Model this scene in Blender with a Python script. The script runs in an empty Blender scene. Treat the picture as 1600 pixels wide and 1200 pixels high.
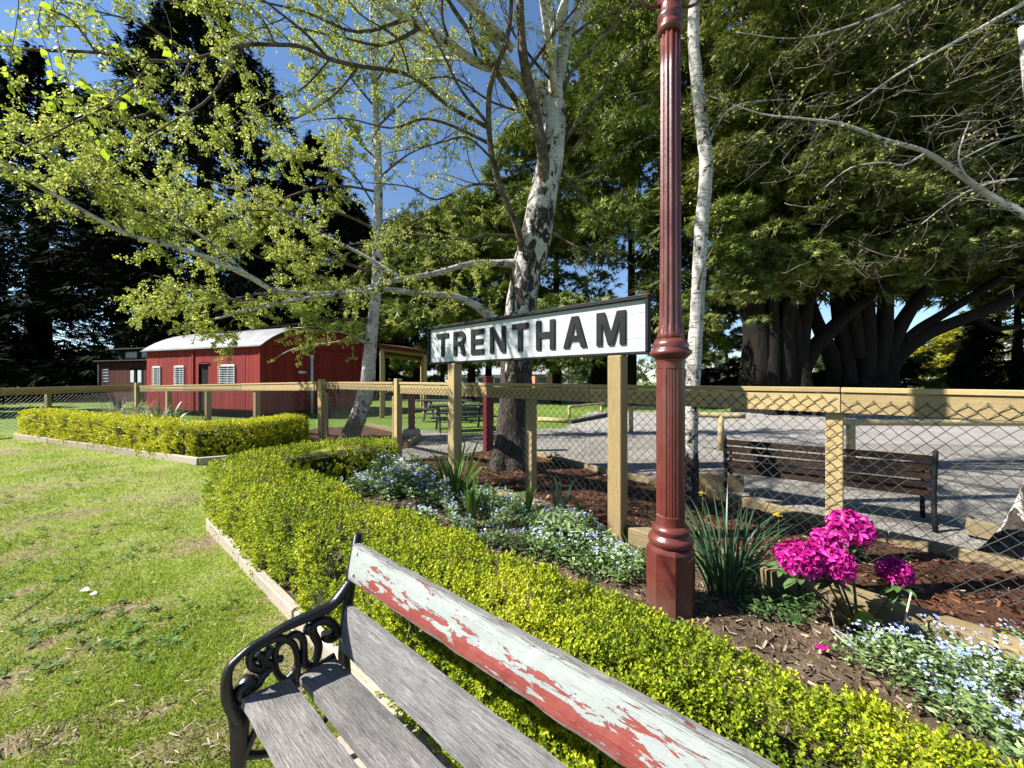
import bpy, bmesh, math, random
import numpy as np
from mathutils import Vector, Matrix, noise as mnoise
R = random.Random(7); NR = np.random.default_rng(11)
PI = math.pi
C = bpy.context.scene.collection
sc = bpy.context.scene

# ------------------------------------------------------------------ camera, light
F, H, YH = 605.0, 1.45, 596.0
cam = bpy.data.objects.new('camera', bpy.data.cameras.new('camera')); C.objects.link(cam)
cam.location = (0, 0, H); cam.rotation_euler = (PI/2, 0, 0)
cam.data.sensor_width = 36; cam.data.lens = F/1600*36; cam.data.shift_y = -4/1600
cam.data.clip_start = .02; cam.data.clip_end = 2000
sc.camera = cam
SUN_EL = math.radians(44); SUN_AZ = math.atan2(-1, -.10)
S = Vector((math.sin(SUN_AZ)*math.cos(SUN_EL), math.cos(SUN_AZ)*math.cos(SUN_EL), math.sin(SUN_EL)))
w = bpy.data.worlds.new('World'); sc.world = w; w.use_nodes = True
nt = w.node_tree; bg = nt.nodes['Background']
sky = nt.nodes.new('ShaderNodeTexSky'); sky.sky_type = 'NISHITA'; sky.sun_disc = False
sky.sun_elevation = SUN_EL; sky.sun_rotation = SUN_AZ % (2*PI)
sky.air_density = 1.0; sky.dust_density = .0; sky.ozone_density = 5.0
nt.links.new(sky.outputs[0], bg.inputs[0]); bg.inputs[1].default_value = .062
sl = bpy.data.lights.new('sun', 'SUN'); sl.energy = 5.0; sl.angle = math.radians(.53); sl.color = (1, .955, .88)
so = bpy.data.objects.new('sun', sl); C.objects.link(so); so.rotation_euler = S.to_track_quat('Z', 'Y').to_euler()
sc.view_settings.view_transform = 'Standard'; sc.view_settings.look = 'None'
sc.view_settings.gamma = 1; sc.view_settings.use_curve_mapping = False
sc.view_settings.exposure = 1.52
sc.cycles.max_bounces = 8; sc.cycles.transparent_max_bounces = 16

def P(x, y, d): return Vector(((x-800)/F*d, d, H-(y-YH)/F*d))
def G(x, y, z=0):
    d = (H-z)*F/(y-YH); return Vector(((x-800)/F*d, d, z))

# ------------------------------------------------------------------ objects
W = {}
def tag(o, label=None, cat=None, group=None, kind=None):
    if label: o['label'] = label
    if cat: o['category'] = cat
    if group: o['group'] = group
    if kind: o['kind'] = kind
    return o
def thing(name, label, cat, loc=(0,0,0), rz=0, group=None):
    o = bpy.data.objects.new(name, None); C.objects.link(o)
    o.empty_display_size = .1
    o.location = loc; o.rotation_euler = (0, 0, rz)
    W[o.name] = Matrix.Translation(loc) @ Matrix.Rotation(rz, 4, 'Z')
    return tag(o, label, cat, group)
def link(name, me, parent=None, base=None):
    """me holds WORLD coordinates; they are made local to parent (or to base)"""
    o = bpy.data.objects.new(name, me); C.objects.link(o)
    if parent is not None:
        Mx = W[parent.name]; me.transform(Mx.inverted()); o.parent = parent; W[o.name] = Mx
    else:
        b = Vector(base) if base is not None else Vector((0,0,0))
        me.transform(Matrix.Translation(-b)); o.location = b; W[o.name] = Matrix.Translation(b)
    return o

class MB:
    def __init__(s): s.v=[]; s.f=[]; s.uv=[]; s.mi=[]; s.sm=[]
    def face(s, idx, uvs, sm=False, mi=0): s.f.append(idx); s.uv.append(uvs); s.sm.append(sm); s.mi.append(mi)
    def box(s, M4, size, mi=0, bev=0.0, jit=0.0):
        """box centred on M4, size along its own axes; U runs along the longest axis"""
        sx, sy, sz = [a/2 for a in size]
        ax = max(range(3), key=lambda i: size[i]); r0 = R.random()*20
        b = min(bev, min(sx, sy, sz)*.45)
        if b <= 0:
            pts = [Vector((x,y,z)) for x in (-sx,sx) for y in (-sy,sy) for z in (-sz,sz)]
            fs = [(0,1,3,2),(4,6,7,5),(0,4,5,1),(2,3,7,6),(0,2,6,4),(1,5,7,3)]
        else:
            bm = bmesh.new(); bmesh.ops.create_cube(bm, size=1)
            for v in bm.verts: v.co = Vector((v.co.x*size[0], v.co.y*size[1], v.co.z*size[2]))
            bmesh.ops.bevel(bm, geom=list(bm.edges), offset=b, segments=1, affect='EDGES')
            bm.verts.index_update()
            pts = [v.co.copy() for v in bm.verts]; fs = [tuple(v.index for v in f.verts) for f in bm.faces]; bm.free()
        o = len(s.v); s.v += [M4 @ (p + Vector((R.uniform(-jit,jit), R.uniform(-jit,jit), R.uniform(-jit,jit)))) for p in pts]
        for f in fs:
            u = []
            for i in f:
                p = pts[i]; o2 = [k for k in range(3) if k != ax]
                u.append((p[ax]+r0, p[o2[0]]+p[o2[1]]*1.37+r0*.7))
            s.face(tuple(o+i for i in f), u, mi=mi)
    def tube(s, pts, radii, n=8, cap=True, flat=None, sm=True, mi=0, tw=0):
        pts = [Vector(p) for p in pts]; m = len(pts)
        if isinstance(radii, (int, float)): radii = [radii]*m
        t0 = (pts[1]-pts[0]).normalized()
        a = t0.orthogonal().normalized() if flat is None else Vector(flat).normalized()
        o = len(s.v); L = 0; r0 = R.random()*9
        for i in range(m):
            t = (pts[min(i+1,m-1)]-pts[max(i-1,0)])
            t = t.normalized() if t.length > 1e-9 else t0
            a = (a - t*a.dot(t));
            a = a.normalized() if a.length > 1e-6 else t.orthogonal().normalized()
            b = t.cross(a)
            if i: L += (pts[i]-pts[i-1]).length
            rr = radii[i]; ra, rb = rr if isinstance(rr, tuple) else (rr, rr)
            for k in range(n):
                th = 2*PI*(k+.5)/n
                s.v.append(pts[i] + a*math.cos(th)*ra + b*math.sin(th)*rb)
            if i:
                for k in range(n):
                    k2 = (k+1) % n; q = o+(i-1)*n
                    c = max(ra, rb)*2*PI/n
                    s.face((q+k, q+k2, q+n+k2, q+n+k), [(L+r0,k*c),(L+r0,k*c+c),(L+r0+.1,k*c+c),(L+r0+.1,k*c)], sm, mi)
        if cap:
            s.face(tuple(o+k for k in reversed(range(n))), [(0,0)]*n, mi=mi)
            q = o+(m-1)*n; s.face(tuple(q+k for k in range(n)), [(0,0)]*n, mi=mi)
    def quad(s, pts, mi=0, uv=None):
        o = len(s.v); s.v += [Vector(p) for p in pts]
        s.face(tuple(range(o, o+len(pts))), uv or [(p[0],p[1]) for p in pts], mi=mi)
    def lathe(s, c, prof, n=24, fn=None, sm=True, mi=0, capb=True):
        c = Vector(c); o = len(s.v)
        for j, (r, z) in enumerate(prof):
            for k in range(n):
                th = 2*PI*k/n; rr = r*(fn(th, z) if fn else 1)
                s.v.append(c + Vector((math.cos(th)*rr, math.sin(th)*rr, z)))
            if j:
                for k in range(n):
                    k2 = (k+1) % n; q = o+(j-1)*n
                    s.face((q+k, q+k2, q+n+k2, q+n+k), [(prof[j-1][1],k*.02),(prof[j-1][1],k*.02+.02),(z,k*.02+.02),(z,k*.02)], sm, mi)
        if capb:
            s.face(tuple(o+k for k in reversed(range(n))), [(0,0)]*n, mi=mi)
            q = o+(len(prof)-1)*n; s.face(tuple(q+k for k in range(n)), [(0,0)]*n, mi=mi)
    def mesh(s, name, mats):
        me = bpy.data.meshes.new(name); me.from_pydata([tuple(v) for v in s.v], [], s.f)
        uvl = me.uv_layers.new(name='UVMap')
        flat = [c for u in s.uv for p in u for c in p]
        uvl.data.foreach_set('uv', flat)
        me.polygons.foreach_set('use_smooth', s.sm); me.polygons.foreach_set('material_index', s.mi)
        for m in (mats if isinstance(mats, (list, tuple)) else [mats]): me.materials.append(m)
        me.update(); return me
    def build(s, name, mats, parent=None, base=None): return link(name, s.mesh(name, mats), parent, base)

def np_mesh(name, V, Fa, mat, smooth=False, mi=None):
    me = bpy.data.meshes.new(name); V = np.ascontiguousarray(V, dtype=np.float32); Fa = np.ascontiguousarray(Fa, dtype=np.int32)
    n, k = Fa.shape
    me.vertices.add(len(V)); me.vertices.foreach_set('co', V.ravel())
    me.loops.add(n*k); me.loops.foreach_set('vertex_index', Fa.ravel())
    me.polygons.add(n); me.polygons.foreach_set('loop_start', np.arange(0, n*k, k, dtype=np.int32))
    if smooth: me.polygons.foreach_set('use_smooth', np.ones(n, dtype=bool))
    for m in (mat if isinstance(mat, (list, tuple)) else [mat]): me.materials.append(m)
    if mi is not None: me.polygons.foreach_set('material_index', np.asarray(mi, dtype=np.int32))
    me.update(calc_edges=True); return me
def unit(a): return a/np.maximum(np.linalg.norm(a, axis=1, keepdims=True), 1e-9)
def frames(X, up=None, roll=None):
    """rows: x axis along X, z near up"""
    X = unit(X); n = len(X)
    U = np.tile([0,0,1.], (n,1)) if up is None else up
    Y = np.cross(U, X); bad = np.linalg.norm(Y, axis=1) < 1e-3; Y[bad] = [0,1,0]; Y = unit(Y); Z = np.cross(X, Y)
    if roll is not None:
        c, s_ = np.cos(roll)[:,None], np.sin(roll)[:,None]; Y, Z = Y*c+Z*s_, Z*c-Y*s_
    return np.stack([X, Y, Z], axis=1)
def scatter(name, tv, tf, pos, fr, size, mat, sm=False):
    tv = np.asarray(tv, float); tf = np.asarray(tf, int); n, k = len(pos), len(tv)
    V = np.einsum('kj,njc->nkc', tv, fr)*np.asarray(size).reshape(-1,1,1) + np.asarray(pos)[:,None,:]
    Fa = tf[None] + (np.arange(n)*k)[:,None,None]
    return np_mesh(name, V.reshape(-1,3), Fa.reshape(-1, tf.shape[1]), mat, sm)
def segs_mesh(name, P0, P1, r0, r1, mat, n=3, sm=True):
    P0, P1 = np.asarray(P0, float), np.asarray(P1, float); N = len(P0)
    fr = frames(P1-P0); th = np.arange(n)*2*PI/n
    off = np.cos(th)[None,:,None]*fr[:,1][:,None,:] + np.sin(th)[None,:,None]*fr[:,2][:,None,:]
    A = P0[:,None]+off*np.asarray(r0).reshape(-1,1,1); B = P1[:,None]+off*np.asarray(r1).reshape(-1,1,1)
    V = np.concatenate([A, B], axis=1).reshape(-1,3); k = np.arange(n); k2 = (k+1)%n
    t = np.stack([k, k2, k2+n, k+n], axis=1)
    Fa = (t[None]+(np.arange(N)*2*n)[:,None,None]).reshape(-1,4)
    return np_mesh(name, V, Fa, mat, sm)
def vnoise(x, y, z=None, seed=0):
    z = np.zeros_like(x) if z is None else z
    xi, yi, zi = np.floor(x).astype(np.int64), np.floor(y).astype(np.int64), np.floor(z).astype(np.int64)
    xf, yf, zf = x-xi, y-yi, z-zi; f = lambda t: t*t*(3-2*t)
    def h(a, b, c):
        n = (a*374761393 + b*668265263 + c*2147483647 + seed*974634777) & 0xffffffff
        n = ((n ^ (n >> 13))*1274126177) & 0xffffffff; return ((n ^ (n >> 16)) & 0xffff)/65535.
    u, v, w_ = f(xf), f(yf), f(zf); r = 0
    for i in (0,1):
        for j in (0,1):
            for k in (0,1):
                r = r + h(xi+i, yi+j, zi+k)*(u if i else 1-u)*(v if j else 1-v)*(w_ if k else 1-w_)
    return r

# ------------------------------------------------------------------ materials
class NT:
    def __init__(s, name):
        s.m = bpy.data.materials.new(name); s.m.use_nodes = True; s.t = s.m.node_tree
        s.b = s.t.nodes['Principled BSDF']; s.out = s.t.nodes['Material Output']
    def n(s, ty, **kw):
        o = s.t.nodes.new('ShaderNode'+ty)
        for k, v in kw.items(): setattr(o, k, v)
        return o
    def l(s, a, b): s.t.links.new(a, b)
    def co(s, kind='Object', scale=(1,1,1)):
        tc = s.n('TexCoord'); mp = s.n('Mapping'); mp.inputs['Scale'].default_value = scale
        s.l(tc.outputs[kind], mp.inputs[0]); return mp.outputs[0]
    def noise(s, vec, scale, detail=4, rough=.6, dist=0):
        o = s.n('TexNoise'); o.inputs['Scale'].default_value = scale; o.inputs['Detail'].default_value = detail
        o.inputs['Roughness'].default_value = rough; o.inputs['Distortion'].default_value = dist
        s.l(vec, o.inputs['Vector']); return o.outputs['Fac']
    def ramp(s, fac, stops, interp='LINEAR'):
        o = s.n('ValToRGB'); o.color_ramp.interpolation = interp; e = o.color_ramp.elements
        while len(e) < len(stops): e.new(.5)
        for i, (p, c) in enumerate(stops): e[i].position = p; e[i].color = (*c, 1) if len(c) == 3 else c
        s.l(fac, o.inputs[0]); return o.outputs[0]
    def mix(s, fac, a, b, mode='MIX'):
        o = s.n('MixRGB', blend_type=mode)
        for i, x in enumerate((fac, a, b)):
            if hasattr(x, 'links'): s.l(x, o.inputs[i])
            else: o.inputs[i].default_value = x if i == 0 else (*x, 1)
        return o.outputs[0]
    def math(s, op, a, b=0, c=None):
        o = s.n('Math', operation=op)
        for i, x in enumerate((a, b) if c is None else (a, b, c)):
            if hasattr(x, 'links'): s.l(x, o.inputs[i])
            else: o.inputs[i].default_value = x
        return o.outputs[0]
    def bump(s, h, dist=.005, strength=1):
        o = s.n('Bump'); o.inputs['Distance'].default_value = dist; o.inputs['Strength'].default_value = strength
        s.l(h, o.inputs['Height']); s.l(o.outputs[0], s.b.inputs['Normal']); return o
    def fin(s, col, rough=.7, spec=.3, metal=0):
        if hasattr(col, 'links'): s.l(col, s.b.inputs['Base Color'])
        else: s.b.inputs['Base Color'].default_value = (*col, 1)
        if hasattr(rough, 'links'): s.l(rough, s.b.inputs['Roughness'])
        else: s.b.inputs['Roughness'].default_value = rough
        s.b.inputs['Specular IOR Level'].default_value = spec; s.b.inputs['Metallic'].default_value = metal
        return s.m
BLK = (0,0,0); WHT = (1,1,1)
def simple(name, c1, c2, scale=6, rough=.7, bd=.002, bs=60, kind='Object', spec=.3, metal=0, stretch=(1,1,1)):
    t = NT(name); v = t.co(kind, stretch); f = t.noise(v, scale, 5)
    col = t.ramp(f, [(.3, c1), (.7, c2)])
    if bd: t.bump(t.noise(v, bs, 4), bd)
    return t.fin(col, rough, spec, metal)
def leafmat(name, stops, trans=.35, rough=.45, patch=None, spec=.35, tint=(1., .95, .3)):
    t = NT(name); g = t.n('NewGeometry'); rnd = g.outputs['Random Per Island']
    if patch:
        f = t.noise(t.co(), patch, 2); rnd = t.math('ADD', t.math('MULTIPLY', rnd, .55), t.math('MULTIPLY', t.math('SUBTRACT', f, .28), 1.0))
    col = t.ramp(rnd, stops); t.fin(col, rough, spec)
    tr = t.n('BsdfTranslucent'); t.l(t.mix(.35, col, tint, 'MULTIPLY'), tr.inputs[0])
    mx = t.n('MixShader'); mx.inputs[0].default_value = trans
    t.l(t.b.outputs[0], mx.inputs[1]); t.l(tr.outputs[0], mx.inputs[2]); t.l(mx.outputs[0], t.out.inputs[0])
    return t.m
def col_dark(c): return tuple(a*.7 for a in c)
def woodmat(name, c1, c2, c3, stretch=(1.2, 22, 1), rough=.8, bd=.0012, crack=True, knots=True):
    t = NT(name); v = t.co('UV', stretch)
    g = t.noise(v, 6, 8, .65, .3); col = t.ramp(g, [(.3, c1), (.5, c2), (.72, c3)])
    big = t.noise(t.co('UV', (1, 3, 1)), 3, 3); col = t.mix(t.math('MULTIPLY', big, .5), col, c1)
    fine = t.noise(t.co('UV', (6, 160, 1)), 6, 3)
    col = t.mix(t.ramp(fine, [(.36, (.75,)*3), (.48, BLK)]), col, tuple(a*.35 for a in c1))
    if knots:
        vo = t.n('TexVoronoi'); vo.inputs['Scale'].default_value = 2.3; t.l(t.co('UV', (1, 2.2, 1)), vo.inputs['Vector'])
        kn = t.ramp(vo.outputs['Distance'], [(.035, (.8,)*3), (.075, BLK)]); col = t.mix(kn, col, tuple(a*.4 for a in c1))
    oi = t.n('ObjectInfo'); col = t.mix(1.0, col, t.ramp(oi.outputs['Random'], [(0, (.74,.72,.70)), (.5, (.92,.92,.92)), (1, (1.1,1.08,1.05))]), 'MULTIPLY')
    st = t.noise(t.co('UV', (.8, 1.6, 1)), 2.6, 4); col = t.mix(t.ramp(st, [(.52, BLK), (.75, (.55,)*3)]), col, tuple((a*.5+b_*.5)*.62 for a, b_ in zip(c1, (.3,.28,.25))) if c1[0] > .1 and c1[1] > .1 else col_dark(c1))
    t.bump(t.math('ADD', g, t.math('MULTIPLY', fine, .7)), bd)
    return t.fin(col, rough, .2)

M_pine = woodmat('treated_pine', (.28,.20,.085), (.43,.325,.155), (.52,.41,.22))
M_log = woodmat('treated_log', (.33,.26,.12), (.46,.38,.20), (.55,.46,.27))
M_edge = woodmat('weathered_edging', (.26,.21,.16), (.44,.38,.31), (.56,.50,.43))
M_sleep = woodmat('garden_sleeper', (.17,.125,.065), (.31,.24,.13), (.40,.33,.21))
M_grey = woodmat('weathered_grey_wood', (.07,.066,.064), (.25,.243,.241), (.48,.472,.472), stretch=(1.6, 46, 1), bd=.003)
M_brown = woodmat('stained_slat', (.015,.009,.006), (.035,.018,.011), (.085,.045,.022))
M_dark = woodmat('dark_timber', (.03,.03,.028), (.06,.058,.05), (.10,.095,.085))
M_red = woodmat('red_board', (.20,.022,.02), (.30,.032,.028), (.36,.055,.045), stretch=(1.5, 14, 1), knots=False)
M_redold = woodmat('faded_red_board', (.05,.015,.011), (.09,.025,.017), (.16,.055,.035), stretch=(1.5, 14, 1), knots=False)
M_iron = simple('black_cast_iron', (.004,.0045,.005), (.011,.012,.013), 12, .34, .0015, 90, spec=.4)
def m_postpaint():
    t = NT('maroon_post_paint'); v = t.co('Object'); f = t.noise(v, 7, 5)
    col = t.ramp(f, [(.3, (.075,.016,.013)), (.7, (.125,.032,.025))])
    dust = t.noise(t.co('Object', (1,1,.35)), 5, 6, .7); col = t.mix(t.ramp(dust, [(.5, BLK), (.78, (.5,)*3)]), col, (.17,.10,.08))
    chip = t.noise(t.co('Object', (1,1,.7)), 26, 4, .6); cm = t.ramp(chip, [(.715, BLK), (.735, WHT)]); col = t.mix(cm, col, (.045,.03,.026))
    sep = t.n('SeparateXYZ'); t.l(v, sep.inputs[0]); soil = t.math('MULTIPLY', t.ramp(t.math('DIVIDE', sep.outputs[2], .3), [(0, (.9,)*3), (.7, BLK)]), t.noise(v, 14, 4)); col = t.mix(soil, col, (.12,.09,.065))
    t.bump(t.math('ADD', t.noise(v, 40, 4), t.math('MULTIPLY', cm, -.6)), .0016)
    return t.fin(col, t.math('ADD', t.math('MULTIPLY', dust, .5), .08), .5)
M_post_red = m_postpaint()
M_rail_red = simple('red_rail_paint', (.07,.006,.010), (.13,.014,.02), 9, .5, .001, 60)
M_wire = simple('mesh_wire', (.018,.022,.02), (.075,.08,.072), 3, .5, 0, 1, spec=.3)
M_galv = simple('galvanised_iron', (.42,.44,.45), (.62,.64,.66), 4, .42, 0, 1, metal=.25)
M_roofc = simple('weathered_corrugated_iron', (.13,.135,.14), (.24,.245,.25), 1.5, .6, 0, 1)
M_white = simple('white_paint', (.5,.52,.54), (.62,.64,.66), 5, .5, .0008, 60)
M_black = simple('black_paint', (.006,.0065,.007), (.016,.017,.018), 9, .6, .001, 60, spec=.15)
M_conc = simple('concrete', (.20,.175,.14), (.36,.32,.27), 5, .9, .004, 60)
M_glass = simple('dark_glass', (.03,.045,.06), (.10,.14,.19), 2, .12, 0, 1, spec=.8)
M_rubber = simple('rubber', (.015,.015,.015), (.03,.03,.03), 8, .8, 0)
M_chrome = simple('chrome', (.5,.5,.5), (.6,.6,.6), 8, .2, 0, metal=1)
M_cane = simple('bamboo_cane', (.40,.33,.2), (.6,.52,.36), 20, .5, .0005, 80)
M_tie = simple('plastic_tie', (.5,.56,.53), (.66,.72,.68), 6, .4, 0)
M_brickw = simple('brick_wall', (.24,.12,.08), (.36,.2,.14), 6, .85, .003, 30)
M_cream = simple('cream_wall', (.55,.54,.5), (.68,.66,.62), 3, .8, 0)
M_roofg = simple('grey_roof', (.25,.27,.29), (.38,.4,.42), 3, .5, 0)

def m_sign():
    t = NT('sign_face_paint'); v = t.co('UV', (1, 14, 1))
    f = t.noise(v, 5, 6); col = t.ramp(f, [(.28, (.30,.325,.335)), (.5, (.38,.40,.41)), (.8, (.42,.44,.45))])
    g = t.noise(t.co('UV'), 26, 3); col = t.mix(t.ramp(g, [(.27, (.5,)*3), (.31, BLK)]), col, (.35,.36,.35))
    t.bump(f, .001); return t.fin(col, .5, .35)
M_sign = m_sign()
def m_peel():
    # UV: U metres along the plank, V = height on the plank (0 bottom .. 1 top)
    t = NT('peeling_mint_over_red'); uv = t.co('UV'); sep = t.n('SeparateXYZ'); t.l(uv, sep.inputs[0])
    V = sep.outputs[1]; U = sep.outputs[0]
    n1 = t.noise(t.co('UV', (8, 3.6, 1)), 1.6, 7, .62, .4)
    n2 = t.noise(t.co('UV', (5, 8, 1)), 6, 6, .7)
    # red shows along the lower edge and in torn islands
    edge = t.math('SUBTRACT', 1.0, t.math('MULTIPLY', V, 1.25))
    isl = t.noise(t.co('UV', (3.4, 2.2, 1)), 2.2, 7, .68, .8)
    end = t.ramp(U, [(.05, (.22,)*3), (.16, BLK)])
    m = t.math('MAXIMUM', t.math('ADD', t.math('MULTIPLY', edge, .40), t.math('MULTIPLY', n1, 1.15)), t.math('ADD', isl, .215))
    redm = t.ramp(t.math('SUBTRACT', m, end), [(.805, BLK), (.815, WHT)])
    bare = t.noise(t.co('UV', (2.2, 24, 1)), 3, 7, .7)
    top = t.math('ABSOLUTE', t.math('SUBTRACT', V, .5))
    barem = t.ramp(t.math('ADD', bare, t.math('MULTIPLY', t.math('POWER', t.math('MULTIPLY', top, 2.0), 5.0), .20)), [(.63, BLK), (.67, WHT)])
    mint = t.ramp(n2, [(.3, (.225,.247,.238)), (.7, (.29,.312,.303))])
    speck = t.ramp(t.noise(t.co('UV', (60, 22, 1)), 1.4, 3), [(.27, (.8,)*3), (.31, BLK)])
    mint = t.mix(speck, mint, (.10,.085,.075))
    red = t.ramp(n2, [(.3, (.17,.03,.024)), (.7, (.24,.05,.038))])
    fine = t.noise(t.co('UV', (3, 60, 1)), 4, 5)
    wood = t.ramp(fine, [(.3, (.05,.045,.042)), (.55, (.2,.19,.18)), (.8, (.36,.34,.33))])
    col = t.mix(redm, mint, red); col = t.mix(barem, col, wood)
    hgt = t.math('SUBTRACT', t.math('MULTIPLY', fine, .35), t.math('ADD', t.math('MULTIPLY', redm, .5), barem))
    t.bump(hgt, .003); return t.fin(col, .55, .3)
M_peel = m_peel()
def m_birch(name, prof, zmax=6.0, lent=22, band=.62):
    """prof: how far the black torn patches spread at each height"""
    t = NT(name); v = t.co('Object'); sep = t.n('SeparateXYZ'); t.l(v, sep.inputs[0])
    base = t.ramp(t.noise(v, 3, 4), [(.35, (.33,.31,.28)), (.65, (.52,.50,.475))])
    base = t.mix(t.ramp(t.noise(t.co('Object', (2, 2, 14)), 3, 5, .7), [(.45, BLK), (.75, (.55,)*3)]), base, (.33,.27,.21))
    le = t.noise(t.co('Object', (6, 6, lent*2)), 1.6, 4, .65); col = t.mix(t.ramp(le, [(band-.05, BLK), (band, (.9,)*3)]), base, (.06,.05,.04))
    g = t.ramp(t.math('DIVIDE', sep.outputs[2], zmax), [(z/zmax, (a, a, a)) for z, a in prof])
    d = t.noise(t.co('Object', (3.0, 3.0, 1.7)), 2.4, 6, .62, .9)
    m = t.math('ADD', d, g); mask = t.ramp(m, [(.635, BLK), (.70, WHT)]); col = t.mix(mask, col, (.028,.021,.016))
    rg = t.ramp(t.noise(t.co('Object', (14, 14, 4)), 2, 6, .7), [(.35, (.016,.013,.011)), (.7, (.11,.09,.075))])
    m2 = t.ramp(m, [(.73, BLK), (.82, WHT)]); col = t.mix(m2, col, rg)
    h = t.math('ADD', t.math('MULTIPLY', t.noise(t.co('Object', (10, 10, 3)), 2, 6), m), t.math('MULTIPLY', mask, -.25)); h = t.math('ADD', h, t.math('MULTIPLY', le, .1))
    t.bump(h, .035); return t.fin(col, .78, .15)
M_birchA = m_birch('old_birch_bark', [(0,.42),(1.2,.36),(1.7,.23),(2.6,.19),(3.8,.165),(4.6,.12),(5.6,.08)])
M_birchB = m_birch('white_birch_bark', [(0,.34),(.5,.22),(.9,.10),(1.6,.06),(5.5,.05)], band=.60)
M_twig = simple('birch_twig', (.025,.017,.012), (.085,.06,.04), 5, .75, 0)
M_paletwig = simple('pale_twig', (.06,.05,.038), (.22,.19,.15), 6, .8, 0)
M_limb = m_birch('birch_limb_bark', [(0,.05),(6,.05)], lent=6)
def m_limb():
    t = NT('brown_limb_bark'); v = t.co('Object')
    col = t.ramp(t.noise(v, 9, 5), [(.35, (.035,.026,.018)), (.6, (.12,.092,.062)), (.8, (.30,.26,.21))])
    t.bump(t.noise(v, 30, 4), .004); return t.fin(col, .8, .2)
M_limbd = m_limb()
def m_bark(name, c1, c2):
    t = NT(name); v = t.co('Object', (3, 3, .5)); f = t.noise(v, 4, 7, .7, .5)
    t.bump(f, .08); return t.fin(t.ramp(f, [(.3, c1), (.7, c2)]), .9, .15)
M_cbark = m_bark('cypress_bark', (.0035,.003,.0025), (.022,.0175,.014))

YG = [(0.0,(.16,.20,.03)), (.4,(.33,.38,.06)), (.8,(.48,.52,.10)), (1,(.62,.64,.22))]
M_birchleaf = leafmat('birch_leaf', YG, .45, .5, tint=(1,1,.8))
M_bigleaf = leafmat('near_birch_leaf', [(0,(.20,.30,.02)), (1,(.40,.50,.05))], .55, .4)
M_box = leafmat('boxwood_leaf', [(0,(.03,.06,.006)), (.28,(.10,.16,.010)), (.6,(.32,.38,.018)), (1,(.60,.58,.04))], .32, .55, patch=2.2, spec=.12)
M_boxfar = leafmat('golden_boxwood_leaf', [(0,(.12,.17,.008)), (.4,(.40,.42,.016)), (1,(.64,.60,.03))], .3, .45, patch=2.0, spec=.2)
M_boxcore = simple('hedge_twigs', (.02,.018,.008), (.05,.05,.018), 20, .9, .01, 40)
M_grass = leafmat('grass_blade', [(0,(.11,.17,.018)), (.45,(.25,.34,.035)), (.74,(.36,.44,.08)), (.89,(.48,.48,.24)), (1,(.60,.57,.42))], .3, .55, patch=.9, spec=.2)
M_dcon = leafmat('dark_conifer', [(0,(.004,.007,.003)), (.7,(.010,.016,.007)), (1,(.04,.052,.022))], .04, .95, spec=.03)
M_cyp = leafmat('cypress_foliage', [(0,(.015,.024,.007)), (.4,(.075,.095,.024)), (.8,(.22,.24,.06)), (1,(.36,.36,.12))], .16, .6, patch=.35, spec=.15)
M_cyp2 = leafmat('green_cypress_foliage', [(0,(.025,.045,.01)), (.45,(.095,.13,.028)), (.85,(.24,.28,.06)), (1,(.36,.38,.12))], .15, .6, patch=.35, spec=.15)
M_yel = leafmat('yellow_shrub', [(0,(.14,.17,.01)), (1,(.42,.38,.03))], .3, .5)
M_far = leafmat('far_foliage', [(0,(.05,.07,.03)), (1,(.17,.2,.08))], .15, .6)
M_strap = leafmat('strap_leaf', [(0,(.05,.11,.03)), (1,(.14,.24,.05))], .3, .35)
M_daf = leafmat('daffodil_leaf', [(0,(.04,.09,.045)), (1,(.09,.17,.08))], .2, .35)
M_pale = leafmat('pale_tussock', [(0,(.16,.2,.11)), (1,(.45,.42,.3))], .2, .5)
M_herb = leafmat('herb_leaf', [(0,(.06,.12,.035)), (.7,(.19,.28,.09)), (1,(.34,.42,.22))], .25, .5)
M_blue = leafmat('forget_me_not_petal', [(0,(.24,.32,.56)), (.6,(.38,.46,.68)), (1,(.68,.72,.82))], .15, .5)
M_rhol = leafmat('rhododendron_leaf', [(0,(.03,.075,.02)), (1,(.09,.16,.05))], .12, .28)
M_rhoy = leafmat('yellowing_leaf', [(0,(.3,.36,.03)), (1,(.46,.46,.05))], .3, .4)
M_pink = leafmat('magenta_petal', [(0,(.33,.004,.14)), (.6,(.50,.008,.24)), (1,(.66,.07,.42))], .3, .5, tint=(1,.3,.7))
M_dafy = leafmat('yellow_petal', [(0,(.75,.5,.02)), (1,(.8,.6,.05))], .3, .5)
M_stem = simple('plant_stem', (.06,.05,.03), (.14,.11,.05), 20, .6, 0)
M_chip = leafmat('bark_chip', [(0,(.03,.015,.009)), (.5,(.12,.052,.028)), (.85,(.24,.12,.065)), (1,(.36,.25,.17))], 0, .85, spec=.1)
M_chip2 = leafmat('dry_mulch_chip', [(0,(.06,.04,.025)), (.5,(.19,.135,.09)), (1,(.42,.34,.26))], 0, .85, spec=.1)
M_petalw = simple('pale_litter', (.6,.66,.72), (.8,.84,.88), 9, .6, 0)
M_pebble = leafmat('gravel_stone', [(0,(.13,.125,.115)), (1,(.42,.40,.37))], 0, .8, spec=.2)

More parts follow.
